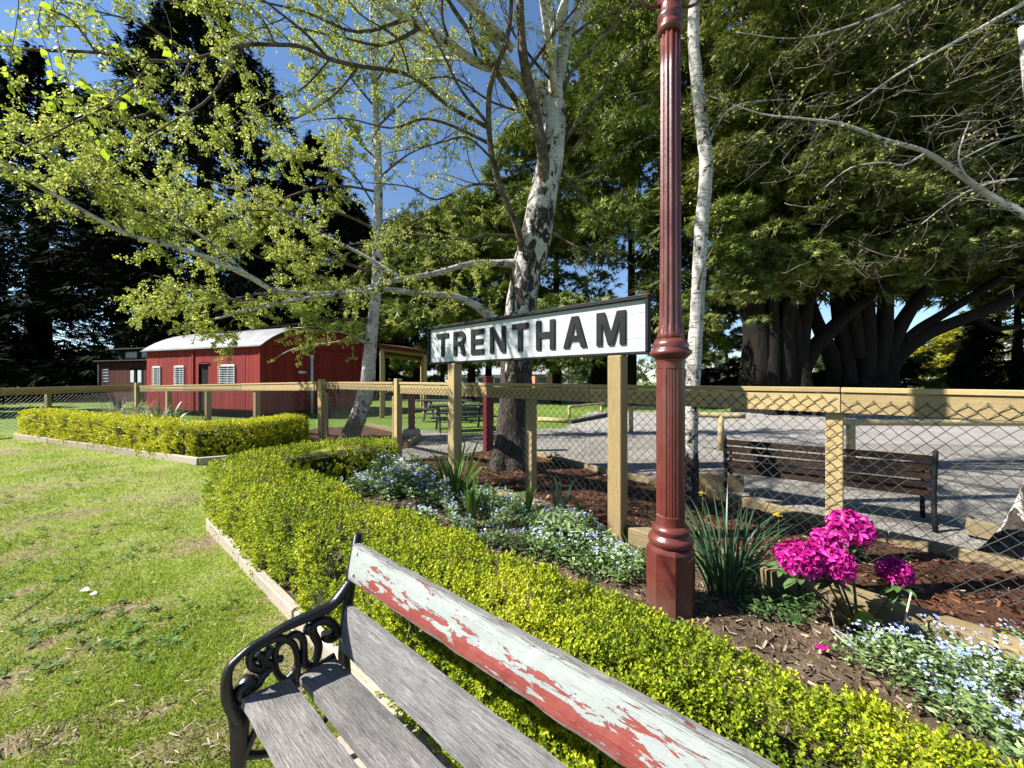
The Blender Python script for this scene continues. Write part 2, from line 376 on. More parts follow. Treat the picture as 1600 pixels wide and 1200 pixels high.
def ground_mat(name, stops, s1, s2, bd, bs, attr=None, dirt=None, mid=None):
    t = NT(name); v = t.co('Object'); f = t.math('ADD', t.math('MULTIPLY', t.noise(v, s1, 5), .6), t.math('MULTIPLY', t.noise(v, s2, 5, .7), .5))
    col = t.ramp(f, stops)
    if attr:
        a = t.n('Attribute', attribute_name=attr); col = t.mix(a.outputs['Fac'], col, t.ramp(t.noise(v, 22, 6, .7), dirt))
    t.bump(t.noise(v, bs, 6, .7), bd); return t.fin(col, .9, .15)
M_lawn = ground_mat('lawn_soil', [(.35,(.10,.14,.02)), (.52,(.20,.25,.035)), (.62,(.28,.27,.12)), (.75,(.34,.30,.18))], 1.4, 30, .02, 60, 'dirt', [(.3,(.07,.045,.028)), (.55,(.22,.165,.10)), (.8,(.40,.33,.24))])
M_ground = ground_mat('far_grass', [(.35,(.05,.09,.015)), (.55,(.10,.16,.025)), (.75,(.17,.22,.05))], .3, 8, .03, 20)
M_mulch = ground_mat('bark_mulch', [(.35,(.02,.011,.007)), (.55,(.075,.035,.02)), (.75,(.15,.08,.045))], 5, 60, .03, 50)
M_bedm = ground_mat('dry_mulch', [(.35,(.03,.02,.013)), (.55,(.10,.07,.045)), (.75,(.22,.165,.11))], 5, 60, .025, 50)
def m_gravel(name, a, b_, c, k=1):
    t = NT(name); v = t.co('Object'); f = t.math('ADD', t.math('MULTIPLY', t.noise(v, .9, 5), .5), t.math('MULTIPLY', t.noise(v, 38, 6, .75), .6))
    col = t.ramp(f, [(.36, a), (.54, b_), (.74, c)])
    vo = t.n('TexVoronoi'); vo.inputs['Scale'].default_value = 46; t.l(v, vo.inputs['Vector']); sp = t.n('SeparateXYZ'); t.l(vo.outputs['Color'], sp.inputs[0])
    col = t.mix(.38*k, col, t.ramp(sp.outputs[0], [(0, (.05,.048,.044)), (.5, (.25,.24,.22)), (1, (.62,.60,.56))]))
    tr = t.noise(t.co('Object', (.16, 1.1, 1)), 1.5, 6, .7, .6); col = t.mix(t.ramp(tr, [(.48, BLK), (.66, (.55*k,)*3)]), col, (.11,.095,.075))  # brown streaks along X: yard tracks, and tree shadow streaks painted into the colour
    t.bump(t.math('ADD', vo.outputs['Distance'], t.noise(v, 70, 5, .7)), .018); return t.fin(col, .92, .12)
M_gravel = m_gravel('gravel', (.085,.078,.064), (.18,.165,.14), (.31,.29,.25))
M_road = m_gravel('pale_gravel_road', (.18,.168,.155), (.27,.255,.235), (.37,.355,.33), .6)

# ------------------------------------------------------------------ ground
def sheet(name, pts, z, mat, th=None):
    b = MB(); b.quad([(x, y, z) for x, y in pts]); return tag(b.build(name, mat), kind='structure')
sheet('ground', [(-400,-60),(400,-60),(400,700),(-400,700)], -.012, M_ground)
# lawn: a grid with slight bumps and worn patches
def dirtmask(X, Y):
    n = vnoise(X*1.7, Y*1.7, seed=3)*.6 + vnoise(X*6, Y*6, seed=4)*.4
    m = np.clip((n-.60)*5, 0, .7)
    def blob(cx, cy, rx, ry, a=0, k=1):
        dx, dy = X-cx, Y-cy; c, s_ = math.cos(a), math.sin(a); q = ((dx*c+dy*s_)/rx)**2 + ((dy*c-dx*s_)/ry)**2
        return np.clip((1.25-q)*k, 0, 1)*np.clip((vnoise(X*9, Y*9, seed=5)-.22)*2.4, 0, 1)
    for (px, py, rx, ry) in ((70,1010,.55,.16),(20,1060,.4,.2),(160,960,.4,.14),(40,1165,.2,.1),(320,850,.35,.3),(430,950,.26,.16),(300,1170,.3,.12),(240,1110,.2,.08),(15,930,.5,.12),(90,745,.3,.1)):
        g = G(px, py); m = np.maximum(m, blob(g.x, g.y, rx, ry, .25))
    return m
def lawn_grid():
    xs = np.linspace(-15, 1.5, 190); ys = np.linspace(-1.0, 11.5, 145); X, Y = np.meshgrid(xs, ys)
    Z = vnoise(X*1.1, Y*1.1, seed=8)*.014 + vnoise(X*5, Y*5, seed=9)*.008 - .002
    V = np.stack([X, Y, Z], -1).reshape(-1,3); nx, ny = len(xs), len(ys)
    i = np.arange(nx-1)[None] + (np.arange(ny-1)*nx)[:,None]; i = i.ravel()
    # cut away everything beyond the beds
    cx, cy = V[i,0], V[i,1]
    lim = np.where(cx > -2.94, 3.83-.89*(cx+2.94)+.05, np.where(cx < -5.2, 6.62-.444*(cx+5.27)+.06, 9.2))
    keep = cy < lim; i = i[keep]
    me = np_mesh('lawn', V, np.stack([i, i+1, i+nx+1, i+nx], 1), M_lawn, True)
    at = me.attributes.new('dirt', 'FLOAT', 'POINT'); at.data.foreach_set('value', dirtmask(V[:,0], V[:,1]).astype(np.float32))
    return tag(link('lawn', me), kind='structure')
lawn_grid()
bed_poly = [(-3.35,3.95),(-3.55,5.2),(-2.9,6.15),(-2.1,7.4),(-.35,8.1),(.37,7.6),(3.5,3.35),(6.5,-.6),(2.6,-1.2)]
sheet('garden_bed', [(-3.0,3.87),(-3.4,4.4),(-3.3,5.3),(-2.7,6.0),(-2.0,6.85),(-1.1,6.02),(-.15,4.78),(.8,3.85),(1.94,2.62),(2.6,1.85),(4.4,-.4),(2.6,-1.2)], .012, M_bedm)
sheet('mulch_bed', [(-1.95,6.95),(-1.2,7.6),(-.3,8.1),(.37,7.6),(3.42,3.35),(6.6,-.8),(4.4,-.4),(2.55,1.9),(1.94,2.66),(.8,3.88),(-.12,4.82),(-1.1,6.1)], .02, M_mulch)
sheet('side_bed', [(-12.3,10.3),(-5.4,7.1),(-4.7,9.3),(-8,10.9),(-13.2,13.4)], .010, M_bedm)
sheet('tree_bed', [(-5.0,9.0),(-4.4,9.2),(-2.6,7.5),(-2.2,8.9),(-2.6,10.6),(-4.6,12.5),(-6,12),(-6,10.2)], .016, M_mulch)
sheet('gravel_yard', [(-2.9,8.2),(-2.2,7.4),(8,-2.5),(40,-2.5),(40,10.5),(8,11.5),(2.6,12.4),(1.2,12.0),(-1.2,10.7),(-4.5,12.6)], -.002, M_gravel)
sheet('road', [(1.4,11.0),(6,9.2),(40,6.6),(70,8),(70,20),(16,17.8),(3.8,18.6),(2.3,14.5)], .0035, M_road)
b = MB(); b.box(Matrix.Translation((-.1,.55,.012)) @ Matrix.Rotation(-.705,4,'Z'), (2.2,1.05,.045), bev=.006)
tag(b.build('bench_slab', M_conc), kind='structure')

# ------------------------------------------------------------------ grass
def grass():
    N = 330000; d = 1.1*np.exp(NR.random(N)*math.log(10.5/1.1)); x = (NR.random(N)*1.75-1.42)*d
    lim = np.where(x > -2.94, 3.83-.89*(x+2.94)-.05, np.where(x < -5.2, 6.62-.444*(x+5.27)-.03, 9.0))
    k = (d < lim) & (x > -14.8)
    k &= NR.random(N) > dirtmask(x, d)*.93
    x, d = x[k], d[k]; n = len(x)
    z = vnoise(x*1.1, d*1.1, seed=8)*.014 + vnoise(x*5, d*5, seed=9)*.008 - .006
    an = NR.random(n)*2*PI; lean = .25+NR.random(n)*1.1
    X = np.stack([np.cos(an)*lean, np.sin(an)*lean, np.ones(n)], 1)
    fr = frames(X, roll=NR.random(n)*PI)
    sz = (.013+NR.random(n)*.016)*(1+.10*d)*(.7+.6*vnoise(x*2.3, d*2.3, seed=12))
    wv = .075*(1+.10*d).mean()
    tv = [(0,-.075,0),(0,.075,0),(.6,.05,.04),(1,0,.16)]
    tf = [(0,1,2),(0,2,3)]
    return tag(link('lawn_grass', scatter('lawn_grass', tv, tf, np.stack([x,d,z],1), fr, sz, M_grass)), 'short sunlit green grass covering the lawn beside the hedges', 'grass', kind='stuff')
grass()
def chips(name, poly, n, z, mat, smin, smax, label):
    xs = np.array([p[0] for p in poly]); ys = np.array([p[1] for p in poly])
    X = NR.uniform(xs.min(), xs.max(), n*3); Y = NR.uniform(max(ys.min(), .9), ys.max(), n*3)
    ins = np.zeros(len(X), bool); j = len(poly)-1
    for i in range(len(poly)):
        c = ((ys[i] > Y) != (ys[j] > Y)) & (X < (xs[j]-xs[i])*(Y-ys[i])/(ys[j]-ys[i]+1e-12)+xs[i]); ins ^= c; j = i
    ins &= NR.random(len(X)) < np.clip(3.0/np.hypot(X, Y), 0, 1)**1.3
    X, Y = X[ins][:n], Y[ins][:n]; n = len(X)
    D = NR.normal(size=(n,3)); D[:,2] *= .35
    tv = [(-.5,-.16,0),(.5,-.12,.02),(.45,.14,0),(-.48,.17,.02),(-.4,-.1,.1),(.42,-.08,.12)]
    tf = [(0,1,2,3),(0,1,5,4),(3,2,5,4)]
    me = scatter(name, tv, tf, np.stack([X,Y,np.full(n,z)+NR.random(n)*.012],1), frames(D, roll=NR.random(n)*6), smin+(smax*1.5-smin)*NR.random(n)**2.4, mat)
    return tag(link(name, me), label, 'mulch', kind='stuff')
chips('dry_mulch_chips', [(-3.3,4.2),(-2.6,6.0),(-1.1,6.0),(-.15,4.8),(.8,3.85),(1.94,2.62),(2.6,1.85),(4.4,-.4),(2.6,-1.2),(-2.4,3.9)], 17000, .016, M_chip2, .008, .036, 'dry pale mulch chips between the boxwood hedge and the sleeper edging')
chips('bark_chips', [(-1.95,6.95),(-.3,8.1),(.37,7.6),(3.42,3.35),(6.6,-.8),(4.4,-.4),(2.55,1.9),(.8,3.88),(-.12,4.82)], 22000, .026, M_chip, .012, .045, 'red brown bark chips under the wire fence around the birches')
chips('gravel_stones', [(.4,7.7),(3.6,3.4),(7,-.5),(14,2),(12,11),(2,11.5),(-2.3,8.6)], 14000, .0, M_pebble, .008, .024, 'grey gravel stones over the yard behind the fence')

# ------------------------------------------------------------------ hedges
def path_sampler(pts):
    P_ = [Vector((*p, 0)) for p in pts]
    # Catmull-Rom smoothing
    Q = []
    for i in range(len(P_)-1):
        a, b_, c, d = P_[max(i-1,0)], P_[i], P_[i+1], P_[min(i+2,len(P_)-1)]
        for k in range(8):
            t = k/8; Q.append(.5*((2*b_)+(c-a)*t+(2*a-5*b_+4*c-d)*t*t+(3*b_-a-3*c+d)*t**3))
    Q.append(P_[-1]); L = [0]
    for i in range(1, len(Q)): L.append(L[-1]+(Q[i]-Q[i-1]).length)
    return np.array([tuple(q) for q in Q]), np.array(L)
def hedge(name, pts, wd, ht, n, size, mat, label, near=True, seed=1, tw=.08, base=(0,0,0), nearw=2.0):
    Q, L = path_sampler(pts); hw = wd/2; per = ht*2+wd
    root = thing(name, label, 'hedge', base, 0)
    T = np.gradient(Q, axis=0); T = unit(T); Nn = np.stack([T[:,1], -T[:,0], np.zeros(len(T))], 1)
    # core
    b = MB()
    for s_ in (1,):
        prev = None
        for i in range(len(Q)):
            c = Vector(Q[i]); nn = Vector(Nn[i]); k = tw*1.45
            ring = [c+nn*(hw-k)+Vector((0,0,.03)), c+nn*(hw-k)+Vector((0,0,ht-k-.04)), c+nn*(hw-k-.05)+Vector((0,0,ht-k)), c-nn*(hw-k-.05)+Vector((0,0,ht-k)), c-nn*(hw-k)+Vector((0,0,ht-k-.04)), c-nn*(hw-k)+Vector((0,0,.03))]
            if i == 0: ring = [p+Vector(T[0])*.14 for p in ring]
            if i == len(Q)-1: ring = [p-Vector(T[-1])*.14 for p in ring]
            o = len(b.v); b.v += ring
            if prev is not None:
                for k_ in range(5): b.face((prev+k_, o+k_, o+k_+1, prev+k_+1), [(0,0)]*4)
            if i in (0, len(Q)-1): b.face(tuple(range(o, o+6)), [(0,0)]*6)
            prev = o
    tag(b.build('core', M_boxcore, root))
    # sprigs over the skin
    N = int(n*8); s = NR.random(N)*(L[-1]+2*hw)-hw; t = NR.random(N)*per
    sc_ = np.clip(s, 0, L[-1]); X = np.stack([np.interp(sc_, L, Q[:,j]) for j in range(3)], 1)
    Tn = unit(np.stack([np.interp(sc_, L, T[:,j]) for j in range(3)], 1)); Nv = np.stack([Tn[:,1], -Tn[:,0], np.zeros(N)], 1)
    ty = (s < 0)*-1. + (s > L[-1])*1.   # ends
    side = np.where(t < ht, 1, np.where(t > ht+wd, -1, 0)); zz = np.where(side == 1, t, np.where(side == -1, per-t, ht))
    lat = np.where(side == 0, (t-ht)-hw, side*hw)
    nor = Nv*np.where(side == 0, 0, side)[:,None] + np.array([0,0,1.])*(side == 0)[:,None]
    pos = X + Nv*lat[:,None]; pos[:,2] = zz
    # end caps
    e = (ty != 0); latc = NR.uniform(-hw, hw, N); zc = NR.random(N)*ht
    pe = X + Nv*latc[:,None]; pe[:,2] = zc; pos[e] = pe[e]; nor[e] = (Tn*ty[:,None])[e]
    # rounded shoulders
    top = np.clip((pos[:,2]-(ht-.08))/.08, 0, 1)
    inw = np.where((side != 0) | e, top**2*.035, 0); pos -= nor*inw[:,None]
    edge = np.clip((np.abs(lat)-(hw-.07))/.07, 0, 1)*((side == 0) & ~e); pos[:,2] -= edge**2*.03
    # keep by distance to the eye (near ones dense)
    dist = np.hypot(pos[:,0], pos[:,1]); pk = np.clip((nearw/np.maximum(dist, .4))**1.45, 0, 1); keep = NR.random(N) < pk
    lf = vnoise(pos[:,0]*3.2, pos[:,1]*3.2, pos[:,2]*1.6, seed)*.55 + vnoise(pos[:,0]*12, pos[:,1]*12, pos[:,2]*6, seed+1)*.45
    sideq = (side != 0) | e
    keep &= ~((lf < np.where(sideq, .43, .34)) & (NR.random(N) < .8))
    keep &= pos[:,2] > .035
    pos, nor, lf, sd, dist = pos[keep], nor[keep], lf[keep], sideq[keep], dist[keep]
    if len(pos) > n: pos, nor, lf, sd, dist = pos[:n], nor[:n], lf[:n], sd[:n], dist[:n]
    m = len(pos); print(name, 'sprigs', m)
    pos = pos + nor*((lf-.5)*.12 - .025 + NR.random(m)**2*.03-.01*0)[:,None] - nor*(NR.random(m)**1.6*.04)[:,None]
    D = nor*np.where(sd, .9, .6)[:,None] + np.array([0,0,1.])*np.where(sd, .75, .6)[:,None] + NR.normal(size=(m,3))*.28
    tv, tf = [], []
    for k in range(4):
        h = .14+k*.24; q = 2
        for j in range(q):
            a = k*PI/2 + j*PI + .25*k; el = .35+.2*k
            c, s_ = math.cos(a), math.sin(a); rr, up = math.cos(el), math.sin(el)
            d0 = np.array([up, c*rr, s_*rr]); si = np.array([0, -s_, c]); l = .46 if k < 3 else .40; p0 = np.array([h, 0, 0]); o = len(tv)
            dn = np.array([rr, -c*up, -s_*up])
            tv += [p0, p0+d0*l*.55+si*l*.28+dn*.04, p0+d0*l, p0+d0*l*.55-si*l*.28+dn*.04]; tf.append((o,o+1,o+2,o+3))
    sz = size*(.75+NR.random(m)*.6)*np.clip(dist/(1.7 if nearw < 3 else 7.5), .85, 3)**.42
    me = scatter('foliage', tv, tf, pos, frames(D, roll=NR.random(m)*6), sz, mat)
    tag(link('foliage', me, root), kind='stuff'); return root
hedge('boxwood_hedge', [(-1.75,5.8),(-2.25,5.68),(-2.75,5.35),(-3.03,4.75),(-2.98,4.28),(-2.74,4.03),(-2.2,3.56),(-1.2,2.67),(0,1.6),(1.2,.53),(2.4,-.5)],
      .60, .56, 36000, .0325, M_box, 'low bright green boxwood hedge curving behind the painted bench', seed=4, nearw=1.15)
hedge('boxwood_hedge', [(-12.4,10.1),(-9.6,8.87),(-6.4,7.45),(-5.75,7.2),(-5.35,7.35),(-5.1,8.0),(-4.95,8.9)],
      .58, .64, 11000, .062, M_boxfar, 'long yellow green boxwood hedge in front of the red shed', seed=21, nearw=6, base=(0,0,0))

# ------------------------------------------------------------------ boards laid along a line
def board(b, p0, p1, wy, hz, off=Vector((0,0,0)), bev=.004, jit=0, mi=0):
    p0, p1 = Vector(p0)+off, Vector(p1)+off; x = (p1-p0); L = x.length; x.normalize()
    y = Vector((0,0,1)).cross(x)
    y = y.normalized() if y.length > 1e-4 else Vector((0,1,0))
    z = x.cross(y); M4 = Matrix((x, y, z)).transposed().to_4x4(); M4.translation = (p0+p1)/2
    b.box(M4, (L, wy, hz), bev=bev, jit=jit, mi=mi)
def part_board(name, p0, p1, wy, hz, mat, parent, **k):
    b = MB(); board(b, p0, p1, wy, hz, **k); return b.build(name, mat, parent)
def post(name, x, y, z0, z1, s, rz, mat, parent, bev=.006, sy=None):
    b = MB(); b.box(Matrix.Translation((x,y,(z0+z1)/2)) @ Matrix.Rotation(rz,4,'Z') , (s, sy or s, z1-z0), bev=bev); return b.build(name, mat, parent)

# edging strips
def edging(name, pts, wd, ht, mat, label, step=1.2, gap=.012, z=0, group=None):
    root = thing(name, label, 'edging', (*pts[0], 0), 0, group)
    for a, c in zip(pts[:-1], pts[1:]):
        a, c = Vector((*a, z+ht/2)), Vector((*c, z+ht/2)); L = (c-a).length; n = max(1, round(L/step)); u = (c-a)/n
        for i in range(n):
            j = Vector((R.uniform(-.008,.008), R.uniform(-.008,.008), R.uniform(-.006,.006)))
            part_board('timber', a+u*i+u.normalized()*gap/2+j, a+u*(i+1)-u.normalized()*gap/2+j*.3, wd, ht, mat, root, bev=.008, jit=.003)
    return root
edging('lawn_edging', [(-3.30,4.25),(-2.97,3.80),(-1.28,2.31),(-.2,1.34),(1.4,-.1)], .055, .10, M_edge, 'pale weathered timber edging between lawn and the near curved hedge', 1.5)
edging('lawn_edging', [(-12.6,9.82),(-5.4,6.68),(-4.98,6.95)], .07, .13, M_edge, 'whitish timber edging strip at the foot of the long far hedge', 1.8)
edging('garden_sleepers', [(-1.9,6.5),(-.2,4.74),(.80,3.82)], .12, .12, M_sleep, 'weathered sleepers edging the flower bed behind the forget-me-nots', 2.0)
edging('garden_sleepers', [(1.07,3.52),(1.94,2.60),(2.47,1.97),(4.3,-.5)], .15, .15, M_sleep, 'thick sleepers edging the bed behind the pink rhododendron', 1.3)
edging('yard_edging', [(-.4,8.15),(.37,7.6),(1.5,5.9),(2.43,4.88),(3.35,3.45),(4.6,1.8),(6,0)], .06, .11, M_sleep, 'thin timber edging between bark mulch and the gravel yard', 1.8)
edging('yard_edging', [(-4.6,12.4),(-2.35,9.9),(-2.3,8.4)], .08, .12, M_sleep, 'short timber edging round the leaning birch by the gate', 2.0)

# ------------------------------------------------------------------ wire fences
def wire_net(p0, p1, z0, z1, cell=.09, r=.0026, off=Vector((0,0,0))):
    p0, p1 = Vector(p0)+off, Vector(p1)+off; u = (p1-p0); L = u.length; u.normalize(); nrm = Vector((u.y, -u.x, 0))
    nk = int(L/(cell/2)); nj = int((z1-z0)/(cell/2))
    A, B = [], []
    for k in range(nk):
        pr = None
        for j in range(nj+1):
            q = k + ((j+k) % 2); s_ = .0035 if (j+k) % 2 else -.0035
            pt = p0 + u*(q*cell/2) + nrm*s_ ; pt = Vector((pt.x, pt.y, z1 - j*cell/2 + .004*math.sin(q*1.7+j)))
            if pr is not None: A.append(tuple(pr)); B.append(tuple(pt))
            elif j == 0 and (j+k) % 2 == 0:
                t = pt + nrm*.012 + Vector((0,0,.012)); t2 = pt + u*.014 + Vector((0,0,.002)) + nrm*.01
                A += [tuple(pt), tuple(t)]; B += [tuple(t), tuple(t2)]
            pr = pt
    return A, B
def fence(label, verts, posts, net=True, pw=.11, bh=.165, name='wire_fence', cell=.09, r=.0026, capw=.10):
    """verts: (x, y, ztop) corners; posts: (x, y, ztop)"""
    root = thing(name, label, 'fence', (verts[0][0], verts[0][1], 0), 0)
    A, B = [], []
    for (x0,y0,t0), (x1,y1,t1) in zip(verts[:-1], verts[1:]):
        a, c = Vector((x0,y0,t0)), Vector((x1,y1,t1)); u = c-a; L = u.length; u.normalize(); n_ = Vector((u.y, -u.x, 0))
        if n_.dot(-(a+c)/2) < 0: n_ = -n_
        n = max(1, round(L/2.9)); st = (c-a)/n
        for i in range(n):
            q0, q1 = a+st*i+u*.002, a+st*(i+1)-u*.002; dz = R.uniform(-.004,.004)
            part_board('cap_rail', q0, q1, capw, .04, M_pine, root, off=n_*.0+Vector((0,0,-.02+dz)), bev=.005)
            part_board('rail', q0, q1, .034, bh, M_pine, root, off=n_*.020+Vector((0,0,-.04-bh/2-.004)), bev=.004)
        if net:
            A2, B2 = wire_net(a, c, .03, min(t0,t1)-.075, cell, r, n_*.043); A += A2; B += B2
        rz = math.atan2(u.y, u.x)
    for (x, y, t) in posts:
        # nearest segment gives direction
        post('post', x, y, -.05, t, pw, rz, M_pine, root)
    if net:
        o = link('wire_mesh', segs_mesh('wire_mesh', A, B, np.full(len(A), r), np.full(len(A), r), M_wire), root)
    return root
fa = (-2.05, 6.96)
fdir = Vector((3.21+2.05, 2.43-6.96)).normalized(); fn = Vector((fdir.y, -fdir.x))
if fn.dot(Vector((0,-1))) < 0: fn = -fn
def onf(X): return 5.22-.87*X
rear = -fn*.065
pp = [( -2.05, 6.96, 1.50)]
for X, t in ((.21,1.225),(2.52,1.205),(4.7,1.2)): pp.append((X+rear.x, onf(X)+rear.y, t))
fence('treated pine and chain wire fence behind the station nameboard and lamp post', [(-1.98,6.93,1.435),(.9,onf(.9),1.415),(2.55,onf(2.55),1.405),(5.2,onf(5.2),1.37)], pp, bh=.155)
fence('short pine and wire gate panel between two posts beside the leaning birch', [(-4.50,9.28,1.44),(-2.12,7.02,1.44)], [(-2.16,7.08,1.18),(-4.40,9.22,1.18)], pw=.05, bh=.12, name='wire_gate', cell=.10, r=.003)
fp = [(-4.6,9.36,1.50),(-7.0,10.62,1.22),(-9.2,11.72,1.18),(-11.35,12.8,1.14),(-13.25,13.7,1.40)]
fence('long pine and wire fence in front of the red shed', [(-4.72,9.40,1.44),(-13.2,13.72,1.30)], fp, pw=.13, cell=.10, r=.0036)
fence('pine and wire fence running along the far left side of the lawn', [(-13.35,13.6,1.33),(-13.85,10.5,1.27),(-14.1,8.6,1.26)], [(-13.72,11.45,1.15),(-13.95,9.0,1.12)], cell=.10, r=.0036)
b = MB(); board(b, (-14.1,8.4,.08), (-13.9,10.4,.08), .05, .2); tag(b.build('base_board', M_sleep, base=(-14,9.4,0)), 'brown timber plinth board at the left end of the far hedge', 'board')

# ------------------------------------------------------------------ station nameboard
sA, sB = Vector((-1.14,5.39,0)), Vector((1.185,3.32,0)); su = (sB-sA).normalized(); SL = (sB-sA).length
sn = Vector((su.y, -su.x, 0)); sn = sn if sn.y < 0 else -sn
sroot = thing('station_sign', 'white station nameboard with raised black letters on two pine posts', 'sign', tuple(sA), math.atan2(su.y, su.x))
zb, zt = 1.685, 2.185
def sgn(u, z, off=0): return sA + su*u + sn*off + Vector((0,0,z))
for k in range(4):   # four horizontal boards of the face
    h = (zt-zb-.05)/4; z = zb+.025+h*(k+.5)
    part_board('face_board', sgn(.03,z), sgn(SL-.03,z), .028, h-.0015, M_sign, sroot, off=sn*0, bev=.0015)
part_board('frame', sgn(0,zt-.012), sgn(SL,zt-.012), .075, .024, M_black, sroot, off=sn*.012)
part_board('frame', sgn(0,zb+.012), sgn(SL,zb+.012), .055, .024, M_black, sroot, off=sn*.005)
for u in (.014, SL-.014):
    b = MB(); M4 = Matrix((su, sn, Vector((0,0,1)))).transposed().to_4x4(); M4.translation = sgn(u, (zb+zt)/2, .010)
    b.box(M4, (.028, .066, zt-zb-.05), bev=.003); b.build('frame', M_black, sroot)
part_board('top_cap', sgn(-.01,zt+.010), sgn(SL+.01,zt+.010), .085, .012, M_dark, sroot, off=-sn*.01)
for (x, y) in ((-.74,5.04),(.96,3.52)):
    u = (Vector((x,y,0))-sA).dot(su); c = sA+su*u-sn*.0
    post('post', c.x, c.y, -.05, zb-.002, .135, math.atan2(su.y,su.x), M_pine, sroot, bev=.008)
    c2 = c - sn*.055; post('back_batten', c2.x, c2.y, zb, zt-.03, .11, math.atan2(su.y,su.x), M_pine, sroot, sy=.06)
def poly_letter(ch, w_, h, s):
    x = w_/2; W_ = w_
    if ch == 'T': return [[(0,h),(W_,h),(W_,h-s),(x+s/2,h-s),(x+s/2,0),(x-s/2,0),(x-s/2,h-s),(0,h-s)]]
    if ch == 'E': m = h/2; return [[(0,0),(W_,0),(W_,s),(s,s),(s,m-s/2),(W_*.93,m-s/2),(W_*.93,m+s/2),(s,m+s/2),(s,h-s),(W_,h-s),(W_,h),(0,h)]]
    if ch == 'H': m = h/2; return [[(0,0),(s,0),(s,m-s/2),(W_-s,m-s/2),(W_-s,0),(W_,0),(W_,h),(W_-s,h),(W_-s,m+s/2),(s,m+s/2),(s,h),(0,h)]]
    if ch == 'N': return [[(0,0),(s*.95,0),(s*.95,h*.66),(W_-s*1.0,0),(W_,0),(W_,h),(W_-s*.95,h),(W_-s*.95,h*.34),(s*1.0,h),(0,h)]]
    if ch == 'M': return [[(0,0),(s*.9,0),(s*.9,h*.70),(x-s*.42,0),(x+s*.42,0),(W_-s*.9,h*.70),(W_-s*.9,0),(W_,0),(W_,h),(W_-s*1.35,h),(x,h*.34),(s*1.35,h),(0,h)]]
    if ch == 'A':
        return [[(0,0),(s*1.05,0),(s*1.05+W_*.09,h*.22),(W_-s*1.05-W_*.09,h*.22),(W_-s*1.05,0),(W_,0),(x+s*.62,h),(x-s*.62,h)],
                [(s*1.05+W_*.165,h*.38),(x,h*.80),(W_-s*1.05-W_*.165,h*.38)]]
    if ch == 'R':
        r = h*.27; cy = h-r; out = [(0,0),(s,0),(s,h*.42),(W_-s*1.75,h*.42),(W_-s*1.08,0),(W_,0),(W_-s*.62,h*.46)]
        cx = W_-r*.98
        for k in range(9): a = -PI/2*.75+k*(PI/2*1.75)/8; out.append((cx+r*.98*math.cos(a), cy+r*math.sin(a)))
        out += [(0,h)]
        hole = [(s,h*.58),(s,h-s),]
        ri = (h-s-h*.58)/2; cyi = h*.58+ri
        for k in range(7): a = PI/2-k*PI/6; hole.append((cx-r*.12+ri*math.cos(a), cyi+ri*math.sin(a)))
        return [out, hole]
Lh = .305; dep = bpy.context.evaluated_depsgraph_get()
def sign_u(cx):   # column of the nameboard -> metres along it
    r = (640+cx/4-800)/F; return (r*sA.y - sA.x)/(su.x - r*su.y)
for ch, c0, c1 in (('T',181,251),('R',284,357),('E',393,472),('N',512,607),('T',650,750),('H',800,915),('A',970,1114),('M',1177,1356)):
    u0, u1 = sign_u(c0), sign_u(c1); cu = bpy.data.curves.new('letter', 'CURVE'); cu.dimensions = '2D'; cu.fill_mode = 'BOTH'; cu.extrude = .006; cu.bevel_depth = .0015; cu.bevel_resolution = 0
    for lp in poly_letter(ch, u1-u0, Lh, .059):
        sp = cu.splines.new('POLY'); sp.points.add(len(lp)-1); sp.use_cyclic_u = True
        for i, (x, y) in enumerate(lp): sp.points[i].co = (x, y, 0, 1)
    tmp = bpy.data.objects.new('tmp_letter', cu); me = bpy.data.meshes.new_from_object(tmp); bpy.data.objects.remove(tmp)
    M4 = Matrix((su, Vector((0,0,1)), su.cross(Vector((0,0,1))))).transposed().to_4x4()
    if su.cross(Vector((0,0,1))).dot(sn) < 0: print('letter normal flipped')
    M4.translation = sgn(u0, (zb+zt)/2-Lh/2, .0225); me.transform(M4); me.materials.clear(); me.materials.append(M_black)
    link('letter', me, sroot)

# ------------------------------------------------------------------ lamp post
lx, ly = 1.015, 2.48
lroot = thing('lamp_post', 'maroon fluted cast iron lamp post rising out of the near hedge', 'lamp post', (lx,ly,0))
def octa(th, z): a = (th+.2) % (PI/4); return math.cos(PI/8)/math.cos(a-PI/8)
def flute(n, a): return lambda th, z: 1-a*(.5+.5*math.cos(th*n))**2
b = MB(); b.lathe((lx,ly,0), [(.148,-.05),(.148,.385),(.140,.402),(.125,.412)], 64, octa, sm=False); b.build('base', M_post_red, lroot)
b = MB(); b.lathe((lx,ly,0), [(.118,.405),(.132,.425),(.137,.445),(.130,.465),(.112,.475),(.108,.49),(.117,.505),(.112,.52),(.098,.54)], 40); b.build('base_moulding', M_post_red, lroot)
def panel(th, z):
    a = ((th+.3) % (PI/3))/(PI/3); e = .045
    if .60 < z < 1.53 and .12 < a < .88:
        return 1-.03-.03*(abs(math.sin(a*PI*5)) < .42)
    return 1
b = MB(); pr = [(.088,.535),(.087,.56),(.087,.598),(.086,.602)]+[(.086,.602+.093*i) for i in range(1,10)]+[(.085,1.528),(.085,1.532),(.086,1.57),(.090,1.60)]
b.lathe((lx,ly,0), pr, 144, panel, sm=False); b.build('lower_shaft', M_post_red, lroot)
b = MB(); b.lathe((lx,ly,0), [(.088,1.59),(.104,1.605),(.124,1.622),(.126,1.64),(.110,1.655),(.104,1.665),(.112,1.68),(.100,1.70),(.088,1.72)], 40); b.build('collar', M_post_red, lroot)
